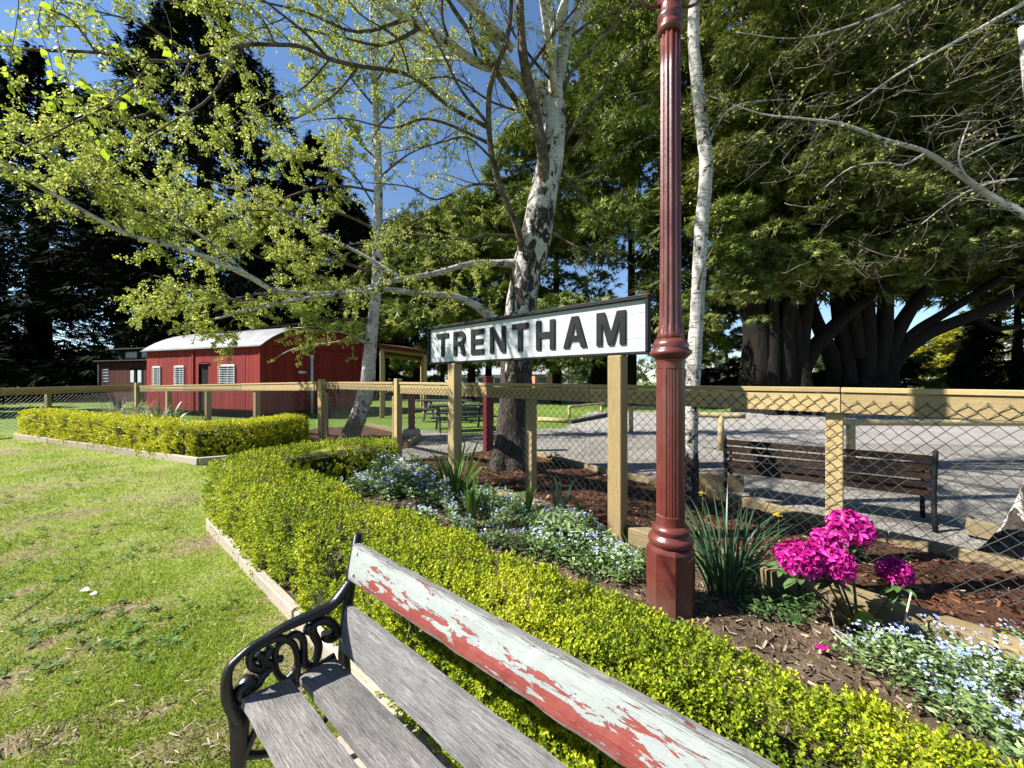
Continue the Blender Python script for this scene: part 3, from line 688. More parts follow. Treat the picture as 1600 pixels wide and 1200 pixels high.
b = MB(); fl = flute(12, .16); b.lathe((lx,ly,0), [(.088,1.71),(.080,1.75),(.070,1.82),(.066,1.92),(.064,2.2),(.063,2.6),(.062,3.0),(.061,3.4),(.061,3.70)], 96, lambda th,z: fl(th,z) if z > 1.76 else 1); b.build('shaft', M_post_red, lroot)
b = MB(); b.lathe((lx,ly,0), [(.062,3.66),(.080,3.685),(.082,3.71),(.070,3.725),(.066,3.74),(.080,3.76),(.080,3.785),(.066,3.80),(.064,3.86),(.080,3.89),(.082,3.93),(.064,3.96),(.058,4.05),(.052,4.9)], 40); b.build('capital', M_post_red, lroot)
for sg in (-1, 1):
    b = MB(); b.tube([Vector((lx+sg*x, ly, z)) for x, z in ((.05,3.855),(.12,3.85),(.17,3.87),(.20,3.91),(.215,3.96))], [.013,.010,.009,.009,.012], 8); b.build('ladder_arm', M_post_red, lroot)

# ------------------------------------------------------------------ near bench
bu = Vector((.761,-.648,0)).normalized(); bv = Vector((-bu.y, bu.x, 0)); F0 = Vector((-.862,1.239,0))
broot = thing('garden_bench', 'old slatted bench with peeling mint and red top slat and black iron arms', 'bench', tuple(F0), math.atan2(bu.y,bu.x))
def bp(u, v, z): return F0+bu*u+bv*v+Vector((0,0,z))
BL = 1.86
def slat(v0, z0, v1, z1, th, mat, label=None, u0=0., peel=False, u1=None):
    """plank whose visible face runs from (v0,z0) to (v1,z1)"""
    u1 = BL if u1 is None else u1
    d = Vector((0, v1-v0, z1-z0)); wdt = d.length; d.normalize(); nn = Vector((0, d.z, -d.y)) # into the plank
    if nn.z > 0: nn = -nn
    if abs(d.z) > .7: nn = Vector((0, abs(d.z), -d.y*(1 if d.z > 0 else -1)))
    b = MB(); n = 60 if peel else 24; m = 4; grid = []
    def pt(i, j, k):
        u = u0+(u1-u0)*i/n; q = wdt*(j/m)
        wob = .0028*mnoise.noise(Vector((u*7, j*3.1+v0*9, z0*5))) + .0016*mnoise.noise(Vector((u*23, j*5, 3)))
        e = .004 if j in (0, m) and k == 0 else 0
        edge = (.0035*mnoise.noise(Vector((u*14, j, 7+z0)))) if j in (0, m) else 0
        p = Vector((0, v0, z0)) + d*(q+edge) + nn*(k*th+e+wob*(1-k)); return bp(u, p.y, p.z)
    ro = R.random()*7 if not peel else .0
    idx = {}
    for k in (0,1):
        for i in range(n+1):
            for j in range(m+1): idx[i,j,k] = len(b.v); b.v.append(pt(i,j,k))
    U = lambda i: (u0+(u1-u0)*i/n)+ro
    Vv = (lambda j: j/m) if peel else (lambda j: wdt*j/m+ro)
    for i in range(n):
        for j in range(m):
            b.face((idx[i,j,0],idx[i+1,j,0],idx[i+1,j+1,0],idx[i,j+1,0]), [(U(i),Vv(j)),(U(i+1),Vv(j)),(U(i+1),Vv(j+1)),(U(i),Vv(j+1))])
            b.face((idx[i,j,1],idx[i,j+1,1],idx[i+1,j+1,1],idx[i+1,j,1]), [(U(i),Vv(j)),(U(i),Vv(j+1)),(U(i+1),Vv(j+1)),(U(i+1),Vv(j))])
        for j, fl_ in ((0,1),(m,0)):
            f = (idx[i,j,0],idx[i,j,1],idx[i+1,j,1],idx[i+1,j,0]); k0, k1 = (1.0,1.02) if peel else (Vv(j), Vv(j)+th)
            if peel and j == 0: k0, k1 = 0.0, .02
            b.face(f, [(U(i),k0),(U(i),k1),(U(i+1),k1),(U(i+1),k0)])
    for i in (0, n):
        for j in range(m):
            b.face((idx[i,j,0],idx[i,j+1,0],idx[i,j+1,1],idx[i,j,1]), [(U(i),Vv(j)),(U(i),Vv(j+1)),(U(i)+.02,Vv(j+1)),(U(i)+.02,Vv(j))])
    me = b.mesh('slat', mat); bm = bmesh.new(); bm.from_mesh(me); bmesh.ops.recalc_face_normals(bm, faces=bm.faces); bm.to_mesh(me); bm.free()
    o = link('slat', me, broot)
    if label: o['label'] = label
    return o
slat(0, .44, .140, .422, .028, M_grey)
slat(.172, .409, .300, .407, .028, M_grey)
slat(.312, .425, .335, .585, .026, M_grey, 'grey weathered lower back slat')
slat(.345, .682, .371, .812, .026, M_peel, 'top back slat with peeling mint paint over red', u0=-.004, peel=True)
def arm_pt(cx, cy, u):
    x, y = 300+cx*.375, 800+cy*.375; r = (x-800)/F; Y = (1.459-u)/(.648-.761*r); X = r*Y
    return ((X+.862)*.648+(Y-1.239)*.761, H-Y*(y-YH)/F)
def iron_end(u, cp):
    def T(path, rad, flat=1.0, closed=False):
        b = MB(); pts = [bp(u, *arm_pt(x, y, -.03)) for x, y in path]
        # smooth
        q = []
        for i in range(len(pts)-1):
            a, b0, c, d = pts[max(i-1,0)], pts[i], pts[i+1], pts[min(i+2,len(pts)-1)]
            for k in range(4): t = k/4; q.append(.5*((2*b0)+(c-a)*t+(2*a-5*b0+4*c-d)*t*t+(3*b0-a-3*c+d)*t**3))
        q.append(pts[-1]); m = len(q)
        rr = [1.3*(rad(i/(m-1)) if callable(rad) else rad) for i in range(m)]
        b.tube(q, [(r_*flat, r_) for r_ in rr], 10, flat=bu); return b
    T([(672,255),(650,300),(590,380),(520,420),(450,450),(375,485),(300,530),(245,562),(200,600),(162,640),(145,685),(144,740),(152,785),(168,825),(188,870)], lambda t: .0112+.003*math.sin(t*9), 1.35).build('armrest', M_iron, broot)
    b = MB()
    segs = [
      ([(392,530),(355,560),(345,615),(355,670),(392,700),(428,670),(440,615),(425,555),(392,530)], .0085),
      ([(392,530),(350,525),(300,545),(255,575),(240,610),(252,645),(285,655),(300,632),(290,605),(268,598)], lambda t: .010+.009*max(0,(t-.7))),
      ([(330,560),(300,620),(325,640),(290,680),(268,715),(225,742),(212,765),(200,745),(232,705),(246,722)], lambda t: .011+.006*t),
      ([(392,530),(430,508),(462,530),(466,590),(470,625),(495,640),(520,605),(526,550),(505,505),(505,470),(535,452),(575,458),(600,490),(592,520),(562,522),(560,502)], lambda t: .009+.005*t),
      ([(392,700),(425,665),(440,640),(470,628)], .009), ([(440,640),(436,690),(440,722)], .0095),
      ([(500,500),(480,490),(492,470)], .011), ([(345,615),(375,610)], .009)]
    for pth, rad in segs:
        t = T(pth, rad, 1.25); o = len(b.v); b.v += t.v
        for f, uvv, sm, mi in zip(t.f, t.uv, t.sm, t.mi): b.face(tuple(o+i for i in f), uvv, sm, mi)
    b.build('scrollwork', M_iron, broot)
    b = MB()   # seat bearer and back upright
    b.tube([bp(u, v, z) for v, z in ((-.025,.40),(.07,.375),(.20,.370),(.31,.385))], [(.016,.02)]*4, 8, flat=bu)
    b.tube([bp(u, v, z) for v, z in ((.37,.02),(.36,.2),(.345,.38),(.358,.55),(.378,.68),(.405,.835))], [(.018,.022)]*5+[(.014,.016)], 8, flat=bu)
    b.build('back_upright', M_iron, broot)
    b = MB(); b.tube([bp(u, v, z) for v, z in ((-.012,.395),(.0,.33),(-.002,.22),(-.012,.1),(-.05,.03),(-.06,.018))], [(.018,.024),(.017,.028),(.016,.024),(.016,.022),(.018,.024),(.02,.02)], 10, flat=bu)
    b.tube([bp(u, v, z) for v, z in ((.0,.20),(.03,.26),(.055,.31),(.10,.365))], [(.014,.012)]*4, 8, flat=bu)
    b.tube([bp(u, v, z) for v, z in ((.0,.235),(.05,.20),(.14,.15),(.24,.15),(.36,.22))], [(.013,.013)]*5, 8, flat=bu)
    b.build('leg', M_iron, broot)
iron_end(-.030, 0); iron_end(BL+.03, 1)
b = MB()
for u in (.035, 1.80):
    for v, z in ((.345+.006,.71),(.368,.785)):
        c = bp(u, v-.003, z); b.tube([c+bv*.0, c-bv*.004], [.007,.005], 8)
b.build('bolt', M_galv, broot)
# bronze-ish stain under bench: small plank used as a foot rest is hidden, left out

# ------------------------------------------------------------------ rear bench behind the fence
q0, q1 = Vector((2.66,4.80,0)), Vector((4.06,3.74,0)); ru = (q1-q0).normalized(); RL = (q1-q0).length; rv = Vector((-ru.y, ru.x, 0))
rroot = thing('park_bench', 'brown slatted park bench seen from behind through the chain wire', 'bench', tuple(q0), math.atan2(ru.y,ru.x))
def rp(u, v, z): return q0+ru*u+rv*v+Vector((0,0,z))
for k in range(5):
    z = .70-.088*k; v = -.0+.022*k
    part_board('slat', rp(.0,v,z), rp(RL,v,z), .028, .066, M_brown, rroot)
for k in range(4): part_board('seat_slat', rp(.0,.16+.1*k,.35), rp(RL,.16+.1*k,.35), .085, .028, M_brown, rroot)
for u in (-.02, RL+.02):
    b = MB(); b.tube([rp(u,v,z) for v, z in ((-.01,.78),(.0,.7),(.06,.38),(.04,.15),(-.01,.0))], .022, 8)
    b.tube([rp(u,v,z) for v, z in ((.06,.33),(.3,.32),(.5,.33),(.52,.15),(.5,.0))], .02, 8)
    b.tube([rp(u,v,z) for v, z in ((.02,.56),(.3,.57),(.5,.54),(.5,.33))], .016, 8); b.build('iron_end', M_black, rroot)

# ------------------------------------------------------------------ log barriers
def barrier(label, p0, p1, zt, posts, r=.055, sag=0):
    p0, p1 = Vector(p0), Vector(p1); root = thing('log_barrier', label, 'barrier', (p0.x,p0.y,0), 0, 'low treated log barriers around the gravel')
    b = MB(); n = 8; b.tube([p0.lerp(p1, i/n)+Vector((0,0,zt+R.uniform(-.006,.006))) for i in range(n+1)], [r*(1+.06*R.uniform(-1,1)) for _ in range(n+1)], 10); b.build('rail', M_log, root)
    for t in posts:
        c = p0.lerp(p1, t); b = MB(); b.tube([c+Vector((0,0,-.05)), c+Vector((0,0,zt-.3)), c+Vector((0,0,zt+r*.7))], [r*1.12]*3, 10); b.build('post', M_log, root)
barrier('long log barrier rail across the gravel behind the brown bench', P(1316,596,6.4)-Vector((0,0,H)), (12.2,6.1,0), .78, (0.02,.48,.95))
barrier('short log barrier just right of the white birch and lamp post', P(1050,596,8.4)-Vector((0,0,H)), P(1164,596,8.0)-Vector((0,0,H)), .73, (.68,))
barrier('log barrier beside the nameboard post at the edge of the road', P(978,596,11)-Vector((0,0,H)), P(1046,596,10.8)-Vector((0,0,H)), .70, (.12,))
barrier('log barrier round the sunlit grass patch beyond the fence', G(888,652)+Vector((0,0,0)), G(948,644), .42, (.02,.85))
b = MB(); g0, g1 = G(842,658), G(888,661); b.tube([g0+Vector((0,0,.07)), g1+Vector((0,0,.07))], .09, 10)
tag(b.build('kerb_log', M_log, base=tuple(g0)), 'pale log lying on the ground as kerb of the grass patch', 'log')
b = MB(); g0, g1 = G(890,662), G(955,650); b.tube([g0+Vector((0,0,.06)), g1+Vector((0,0,.06))], .08, 10)
tag(b.build('kerb_log', M_dark, base=tuple(g0)), 'dark log kerb between the gravel and the grass patch', 'log')
b = MB(); board(b, (3.05,5.1,.1), (2.5,5.35,.1), .1, .2); tag(b.build('timber_offcut', M_sleep, base=(2.8,5.2,0)), 'sawn timber block lying behind the white birch trunk', 'timber')
b = MB(); board(b, (4.25,3.62,.1), (4.75,3.2,.03), .09, .14); tag(b.build('timber_offcut', M_sleep, base=(4.5,3.4,0)), 'tapered timber wedge lying right of the brown bench', 'timber')

# red posts and picnic tables
for (px, py, wd, tp, lb) in ((763,705,.17,588,'thick red painted post beside the big birch trunk'), (643,682,.15,606,'red painted post on a concrete foot left of the nameboard post')):
    g = G(px, py); d = g.y; zt_ = H-(tp-YH)/F*d; root = thing('red_post', lb, 'post', tuple(g), 0)
    post('shaft', g.x, g.y, .0, zt_-.03, wd, .5, M_rail_red, root); post('cap', g.x, g.y, zt_-.028, zt_, wd*1.12, .5, M_rail_red, root)
    if px == 643: b = MB(); b.lathe((g.x,g.y,0), [(.24,-.02),(.23,.16),(.19,.2)], 12); b.build('footing', M_conc, root)
def picnic(x, y, rz, lb):
    root = thing('picnic_table', lb, 'picnic table', (x,y,0), rz, 'dark timber picnic tables in the shade'); Mx = W[root.name]
    def bx(nm, c, s_, r=None):
        b = MB(); M4 = Mx @ Matrix.Translation(c)
        if r: M4 = M4 @ Matrix.Rotation(r, 4, 'X')
        b.box(M4, s_, bev=.004); b.build(nm, M_dark, root)
    for k in range(5): bx('top_board', (0,-.3+.15*k,.74), (1.9,.14,.04))
    for s_ in (-1,1):
        for k in range(2): bx('seat_board', (0,s_*(.68+.14*k),.45), (1.9,.13,.04))
        bx('bearer', (s_*.7,0,.41), (.05,1.6,.09)); bx('bearer', (s_*.7,0,.69), (.05,.7,.07))
        for t in (-1,1): bx('leg', (s_*.65,t*.33,.36), (.06,.08,.84), t*.45)
picnic(-1.55, 11.6, .3, 'dark picnic table between the red posts behind the nameboard'); picnic(-2.5, 14.5, -.2, 'dark picnic table in deep shade beside the open shelter')

# ------------------------------------------------------------------ red shed
def shed():
    A, B_ = Vector((-16.5,17.5,0)), Vector((-9.7,14.9,0)); u = (B_-A).normalized(); L = (B_-A).length; v = Vector((-u.y,u.x,0)); Dp = 6.2
    root = thing('red_shed', 'red board shed with curved corrugated roof and barred windows', 'shed', tuple(A), math.atan2(u.y,u.x))
    def q(a, c, z, o=0): return A+u*a+v*c+Vector((0,0,z))
    z0, ze, rise = .22, 2.86, 1.02
    def roofz(c): t = 2*c/Dp-1; return ze+rise*(1-t*t)**.8 if abs(t) < 1 else ze
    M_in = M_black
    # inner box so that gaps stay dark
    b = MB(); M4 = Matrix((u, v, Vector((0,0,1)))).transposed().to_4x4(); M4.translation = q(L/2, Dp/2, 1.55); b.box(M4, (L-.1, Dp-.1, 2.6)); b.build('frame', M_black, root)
    M4 = Matrix((u, v, Vector((0,0,1)))).transposed().to_4x4()
    wins = [(.55,1.0),(2.1,2.65),(5.0,5.85)]; wz = (1.28,2.10); door = (3.62,4.18)
    def plank(a, c, z_0, z_1, axis, wdt):
        b = MB(); M = M4.copy()
        M.translation = q(a, c, (z_0+z_1)/2); b.box(M, ((wdt-.006, .024) if axis == 'u' else (.024, wdt-.006))+(z_1-z_0,), bev=.003); return b.build('wall_board', M_red, root)
    n = 46; wdt = L/n
    for i in range(n):
        a = (i+.5)*wdt; off = R.uniform(-.006,.006)
        w_ = [w for w in wins if w[0]-wdt*.3 < a < w[1]+wdt*.3]; zz = z0 if a < 4.2 else z0+.12
        if door[0]-wdt*.3 < a < door[1]+wdt*.3: plank(a, off+.1 if a > door[0]+.15 else .45, .3, 2.15, 'u', wdt); plank(a, off, 2.25, ze-.02, 'u', wdt)
        elif w_: plank(a, off, zz, wz[0], 'u', wdt); plank(a, off, wz[1], ze-.02, 'u', wdt)
        else: plank(a, off, zz, ze-.02, 'u', wdt)
    n = 38; wdt = Dp/n
    for i in range(n):
        c = (i+.5)*wdt; plank(L+.005+R.uniform(-.004,.004), c, z0, ze-.01, 'v', wdt)
        b = MB(); M = M4.copy(); zt_ = roofz(c)-.06
        if zt_ > ze+.05: M.translation = q(L-.02, c, (ze+.01+zt_)/2); b.box(M, (.024, wdt-.004, zt_-ze-.01), bev=.002); b.build('gable_board', M_red, root)
    for (a, c_, s_) in ((L*.5,-.02,(L+.02,.03,.09)),): b = MB(); M = M4.copy(); M.translation = q(a, c_, ze-.05); b.box(M, s_, bev=.004); b.build('fascia', M_red, root)
    b = MB(); M = M4.copy(); M.translation = q(L+.01, -.0, 1.53); b.box(M, (.09,.07,2.62), bev=.004); b.build('corner_board', M_red, root)
    b = MB(); M = M4.copy(); M.translation = q(3.3, -.03, 1.53); b.box(M, (.10,.05,2.6), bev=.004); b.build('corner_board', M_red, root)
    # windows
    for a0, a1 in wins:
        wr = MB(); cx = (a0+a1)/2; M = M4.copy(); M.translation = q(cx, .04, (wz[0]+wz[1])/2); wr.box(M, (a1-a0, .02, wz[1]-wz[0])); W0 = wr.build('window', M_glass, root)
        fr = MB()
        for a in (a0, a1): M = M4.copy(); M.translation = q(a, -.02, (wz[0]+wz[1])/2); fr.box(M, (.06,.04,wz[1]-wz[0]), bev=.003)
        for z in wz: M = M4.copy(); M.translation = q(cx, -.022, z); fr.box(M, (a1-a0+.08,.045,.055), bev=.003)
        M = M4.copy(); M.translation = q(cx, .01, (wz[0]+wz[1])/2); fr.box(M, (.035,.03,wz[1]-wz[0]), bev=.002)
        fr.build('frame', M_white, W0)
        for k in range(9):
            z = wz[0]+(k+.5)*(wz[1]-wz[0])/9; b = MB(); M = M4.copy(); M.translation = q(cx, -.06, z); b.box(M, (a1-a0+.16,.015,.018)); b.build('bar', M_white, W0)
    b = MB(); M = M4.copy(); M.translation = q(4.0,-.0,2.2); b.box(M, (.7,.12,.05)); b.build('door_head', M_red, root)
    # curved roof: corrugated, overhanging
    b = MB(); ns, nr = 24, 150; V = []
    for j in range(nr+1):
        a = -.22+(L+.44)*j/nr; cor = .016 if j % 2 else 0
        for k in range(ns+1):
            c = -.16+(Dp+.32)*k/ns; t = 2*c/Dp-1; z = ze+rise*max(0,(1-min(1,abs(t))**2))**.8 - (.10 if abs(t) > 1 else 0)
            V.append(tuple(q(a, c, z+.03+cor)))
    Fa = [(j*(ns+1)+k, (j+1)*(ns+1)+k, (j+1)*(ns+1)+k+1, j*(ns+1)+k+1) for j in range(nr) for k in range(ns)]
    me = np_mesh('roof', np.array(V), np.array(Fa), M_galv, False); me.materials.clear(); me.materials.append(M_roofc); ro = link('roof', me, root)
    md = ro.modifiers.new('thickness', 'SOLIDIFY'); md.thickness = .02
    # downpipe, lamp
    b = MB(); t = 2.3; b.tube([q(L+.09,t,.05), q(L+.09,t,2.45)], .055, 10); b.tube([q(L+.09,t,2.42), q(L+.09,t,2.62)], .075, 10); b.build('downpipe', M_white, root)
    b = MB(); b.tube([q(L+.0,1.75,1.85), q(L+.13,1.75,1.85)], .03, 8); b.tube([q(L+.13,1.62,1.84), q(L+.13,1.95,1.84)], .06, 10); b.build('wall_lamp', M_white, root)
    for a in (.4, L*.5, L-.4):
        for c in (.3, Dp-.3): p_ = q(a, c, 0); post('stump', p_.x, p_.y, -.02, z0+.06, .16, 0, M_dark, root)
shed()
def wagon():
    A, B_ = G(140,640), G(230,644); A = Vector((-21.5,20.2,0)); B_ = Vector((-16.3,18.6,0)); u = (B_-A).normalized(); L = (B_-A).length; v = Vector((-u.y,u.x,0))
    root = thing('guards_van', 'weathered reddish timber railway van with raised roof beside the shed', 'railway van', tuple(A), math.atan2(u.y,u.x))
    M4 = Matrix((u, v, Vector((0,0,1)))).transposed().to_4x4()
    def bx(nm, a, c, z, s_, mat, par=root, bev=.003):
        b = MB(); M = M4.copy(); M.translation = A+u*a+v*c+Vector((0,0,z)); b.box(M, s_, bev=bev); return b.build(nm, mat, par)
    bx('body', L/2, 1.3, 1.45, (L-.06,2.5,2.0), M_black)
    n = 32
    for i in range(n):
        a = (i+.5)*L/n
        if 2.3 < a < 3.35: bx('wall_board', a, .0, 2.28, (L/n-.006,.03,.30), M_redold)
        else: bx('wall_board', a, R.uniform(-.005,.005), 1.44, (L/n-.006,.03,2.0), M_redold)
    for a in (2.55, 3.1): d_ = bx('door_leaf', a, .02, 1.25, (.42,.04,1.6), M_dark); bx('pane', a, -.01, 1.7, (.26,.02,.6), M_white, d_)
    for a in (.0, L): bx('corner_post', a, -.03, 1.44, (.12,.08,2.05), M_dark)
    w_ = bx('window', .55, -.01, 1.75, (.36,.03,.75), M_glass)
    for k in range(5): bx('bar', .55, -.035, 1.45+.15*k, (.42,.015,.02), M_white, w_)
    bx('roof', L/2, .9, 2.50, (L+.3,2.2,.05), M_dark); bx('clerestory', L/2+.1, 1.5, 2.82, (L-.1,1.6,.58), M_black); bx('roof', L/2+.1, 1.4, 3.14, (L+.3,2.3,.05), M_dark)
    for a in (1.2, 2.5): p_ = bx('window', a, .69, 2.84, (.9,.03,.34), M_glass); [bx('bar', a, .66, 2.74+.09*k, (.92,.02,.015), M_galv, p_) for k in range(3)]
    for a in (.9, L-.9):
        b = MB(); c = A+u*a+v*.25; b.tube([c+Vector((0,0,.38)), c+v*.12+Vector((0,0,.38))], .38, 16); b.build('wheel', M_black, root)
wagon()
def shelter():
    c = [Vector((-6.15,18.0,0)), Vector((-4.1,18.6,0)), Vector((-2.6,24.5,0)), Vector((-6.0,24.5,0))]
    c[0] = P(597,596,15.5)-Vector((0,0,H)); c[1] = P(664,596,17.5)-Vector((0,0,H)); c[3] = c[0]+Vector((-1.4,4.4,0)); c[2] = c[1]+Vector((-1.2,4.6,0))
    root = thing('open_shelter', 'open timber picnic shelter with low red edged roof', 'shelter', tuple(c[0]), 0); hz = (2.85,2.75,2.75,2.85)
    for p_, h in zip(c, hz): post('post', p_.x, p_.y, 0, h, .16, .4, M_pine, root)
    for i in range(4):
        a, d_ = c[i].copy(), c[(i+1)%4].copy(); a.z, d_.z = hz[i]-.09, hz[(i+1)%4]-.09; part_board('beam', a, d_, .06, .17, M_pine, root, off=Vector((0,-.06,0)))
    b = MB(); e = .45; m_ = sum(c, Vector())/4
    top = [m_+(p_-m_)*1.18+Vector((0,0,h+.06)) for p_, h in zip(c, hz)]; pk = m_+Vector((0,0,3.15))
    for i in range(4):
        a, d_ = top[i], top[(i+1)%4]; b.quad([a, d_, pk]); b.quad([a-Vector((0,0,.16)), d_-Vector((0,0,.16)), d_, a])
    b.quad([t_-Vector((0,0,.02)) for t_ in top]); b.build('roof', M_redold, root)
shelter()

# ------------------------------------------------------------------ background houses, cars
def house(x, y, rz, sx, sy, h, rh, wall, lb, nw=3):
    root = thing('house', lb, 'house', (x,y,0), rz); Mx = W[root.name]
    b = MB(); b.box(Mx @ Matrix.Translation((0,0,h/2)), (sx,sy,h)); b.build('wall', wall, root)
    b = MB(); q = [Mx @ Vector(p) for p in ((-sx/2-.4,-sy/2-.5,h+.01),(sx/2+.4,-sy/2-.5,h+.01),(sx/2+.4,sy/2+.5,h+.01),(-sx/2-.4,sy/2+.5,h+.01),(-sx/2-.4,0,h+rh),(sx/2+.4,0,h+rh))]
    for f in ((0,1,5,4),(2,3,4,5),(0,4,3),(1,2,5),(3,2,1,0)): b.quad([q[i] for i in f])
    b.build('roof', M_roofg, root)
    for k in range(nw):
        a = -sx/2+(k+.5)*sx/nw; b = MB(); b.box(Mx @ Matrix.Translation((a,-sy/2-.02,h*.55)), (sx/nw*.5,.1,h*.4)); wo = b.build('window', M_glass, root)
        b = MB(); b.box(Mx @ Matrix.Translation((a,-sy/2-.05,h*.34)), (sx/nw*.56,.16,.08)); b.build('sill', M_white, wo)
house(-19.5, 78, .15, 8, 7, 2.6, 2.2, M_cream, 'small white gabled house far off under the open shelter')
house(-4.5, 92, -.1, 15, 8, 3.0, 2.0, M_cream, 'long pale house far off behind the nameboard posts', 4)
house(11, 88, .1, 13, 8, 3.0, 2.2, M_brickw, 'brick house far off behind the big birch trunk', 4)
house(50, 96, -.1, 14, 8, 3.0, 2.2, M_cream, 'pale house far off to the right between cypress trunks', 4)
def car(x, y, rz, lb, ute=False, cat='car'):
    root = thing('ute' if ute else 'parked_car', lb, cat, (x,y,0), rz); Mx = W[root.name]
    prof = [(-2.5,.35),(-2.5,.95),(-.3,.98),(-.15,1.0),(.15,1.62),(1.05,1.62),(1.5,1.05),(2.4,.92),(2.5,.6),(2.5,.35)] if ute else [(-2.1,.35),(-2.15,.9),(-1.95,1.0),(-1.6,1.45),(.3,1.47),(1.0,1.0),(2.0,.85),(2.1,.6),(2.1,.35)]
    b = MB(); n = len(prof); o = 0
    for s_ in (-1,1):
        for (a, z) in prof: b.v.append(Mx @ Vector((a, s_*.88*(1 if z < 1.1 else .8), z)))
    for i in range(n): j = (i+1)%n; b.face((i, j, n+j, n+i), [(0,0)]*4)
    b.face(tuple(reversed(range(n))), [(0,0)]*n); b.face(tuple(range(n,2*n)), [(0,0)]*n); b.build('body', M_white, root)
    for s_ in (-1,1):
        b = MB(); w0, w1 = (.1,1.15) if ute else (-1.5,.5); b.quad([Mx @ Vector((w0-.02,s_*.865,1.06)), Mx @ Vector((w1+.15,s_*.865,1.06)), Mx @ Vector((w1-.15,s_*.76,1.52 if ute else 1.38)), Mx @ Vector((w0+.1,s_*.76,1.52 if ute else 1.38))]); b.build('side_window', M_glass, root)
        for a in ((-1.5,1.55) if ute else (-1.3,1.3)):
            b = MB(); b.tube([Mx @ Vector((a,s_*.72,.34)), Mx @ Vector((a,s_*.92,.34))], .34, 14); wh = b.build('wheel', M_rubber, root)
            b = MB(); b.tube([Mx @ Vector((a,s_*.90,.34)), Mx @ Vector((a,s_*.935,.34))], .2, 10); b.build('rim', M_chrome, wh)
car(11.6, 74, PI, 'white ute parked far off seen below the nameboard', True, 'ute'); car(21.5, 80, 0, 'white car parked far off beside the nameboard post'); car(-7.5, 82, .1, 'white car parked far off left of the birch trunk')

# ================================================================== trees
def smooth(pts, rad, sub=4):
    q, rr = [], []
    for i in range(len(pts)-1):
        a, b0, c, d = pts[max(i-1,0)], pts[i], pts[i+1], pts[min(i+2,len(pts)-1)]
        for k in range(sub):
            t = k/sub; q.append(.5*((2*b0)+(c-a)*t+(2*a-5*b0+4*c-d)*t*t+(3*b0-a-3*c+d)*t**3)); rr.append(rad[i]+(rad[i+1]-rad[i])*t)
    q.append(pts[-1]); rr.append(rad[-1]); return q, rr
class Tree:
    def __init__(s): s.A=[]; s.B=[]; s.ra=[]; s.rb=[]; s.leaf=[]; s.ld=[]
    def seg(s, a, b, r0, r1): s.A.append(tuple(a)); s.B.append(tuple(b)); s.ra.append(r0); s.rb.append(r1)
    def grow(s, path, r0, r1, lvl, dens, length, leafy, droop=.25, up=0.0, t0=.08, side=None):
        """hang side branches along a path; lvl counts down to the leaf bearing twigs"""
        L = [0]
        for i in range(1, len(path)): L.append(L[-1]+(path[i]-path[i-1]).length)
        n = int(dens*L[-1]+R.random())
        for _ in range(n):
            t = t0+(1-t0)*R.random(); q = t*L[-1]; i = 1
            while i < len(L)-1 and L[i] < q: i += 1
            f = (q-L[i-1])/max(1e-6, L[i]-L[i-1]); p = path[i-1].lerp(path[i], f); tan = (path[i]-path[i-1]).normalized()
            rd = Vector((R.gauss(0,1), R.gauss(0,1), R.gauss(0,.7))); rd = (rd-tan*rd.dot(tan)).normalized()
            a = R.uniform(.5, 1.15); d = tan*math.cos(a)+rd*math.sin(a); d.z += up
            if side is not None: d += side*.3
            d.normalize()
            rp_ = r0+(r1-r0)*t; l = length*R.uniform(.45,1.25)*(1-.35*t); r = max(.0012, min(rp_*.55, .006*l+.0015 if lvl == 1 else .0105*l+.001))
            m = 6 if lvl >= 2 else 4; pts = [p.copy()]; dd = d.copy(); kink = Vector((0,0,0))
            for k in range(m):
                dd = dd + Vector((R.gauss(0,.16), R.gauss(0,.16), R.gauss(0,.13)-droop*(.35 if lvl >= 2 else .6)*k/m)); dd.normalize(); pts.append(pts[-1]+dd*(l/m))
            for k in range(m): s.seg(pts[k], pts[k+1], r*(1-.8*k/m), r*(1-.8*(k+1)/m))
            if lvl > 1: s.grow(pts, r, r*.2, lvl-1, DENS[lvl-1], LEN[lvl-1]*(.7+.3*length/1.2), leafy, droop, up*.5, .15)
            if lvl <= 2:
                nl = leafy*l*(108 if lvl == 1 else 46)
                for _2 in range(int(nl+R.random())):
                    k = R.randrange(1, m); p2 = pts[k].lerp(pts[k+1] if k < m else pts[k], R.random())
                    s.leaf.append(tuple(p2 + Vector((R.gauss(0,.014), R.gauss(0,.014), R.gauss(0,.014)-.008)))); s.ld.append(tuple(dd))
    def twigs(s, parent, mat=None):
        if s.A: tag(link('twigs', segs_mesh('twigs', s.A, s.B, s.ra, s.rb, mat or M_twig), parent), kind='stuff')
    def leaves(s, parent, size, mat, clump=1):
        n = len(s.leaf)
        if not n: return
        p = np.array(s.leaf); D = np.array(s.ld)*.4+NR.normal(size=(n,3))*.55; D[:,2] -= .45
        tv = [(0,0,0),(.45,.36,.05),(1,0,-.10),(.45,-.36,.05)]
        tf = [(0,1,2,3)]
        tag(link('leaves', scatter('leaves', tv, tf, p, frames(D, roll=NR.random(n)*6), size*(.55+NR.random(n)*.75), mat), parent), kind='stuff')
        print('leaves', n, 'segs', len(s.A))
DENS = {1: 11.0, 2: 6.5}; LEN = {1: .26, 2: .62}
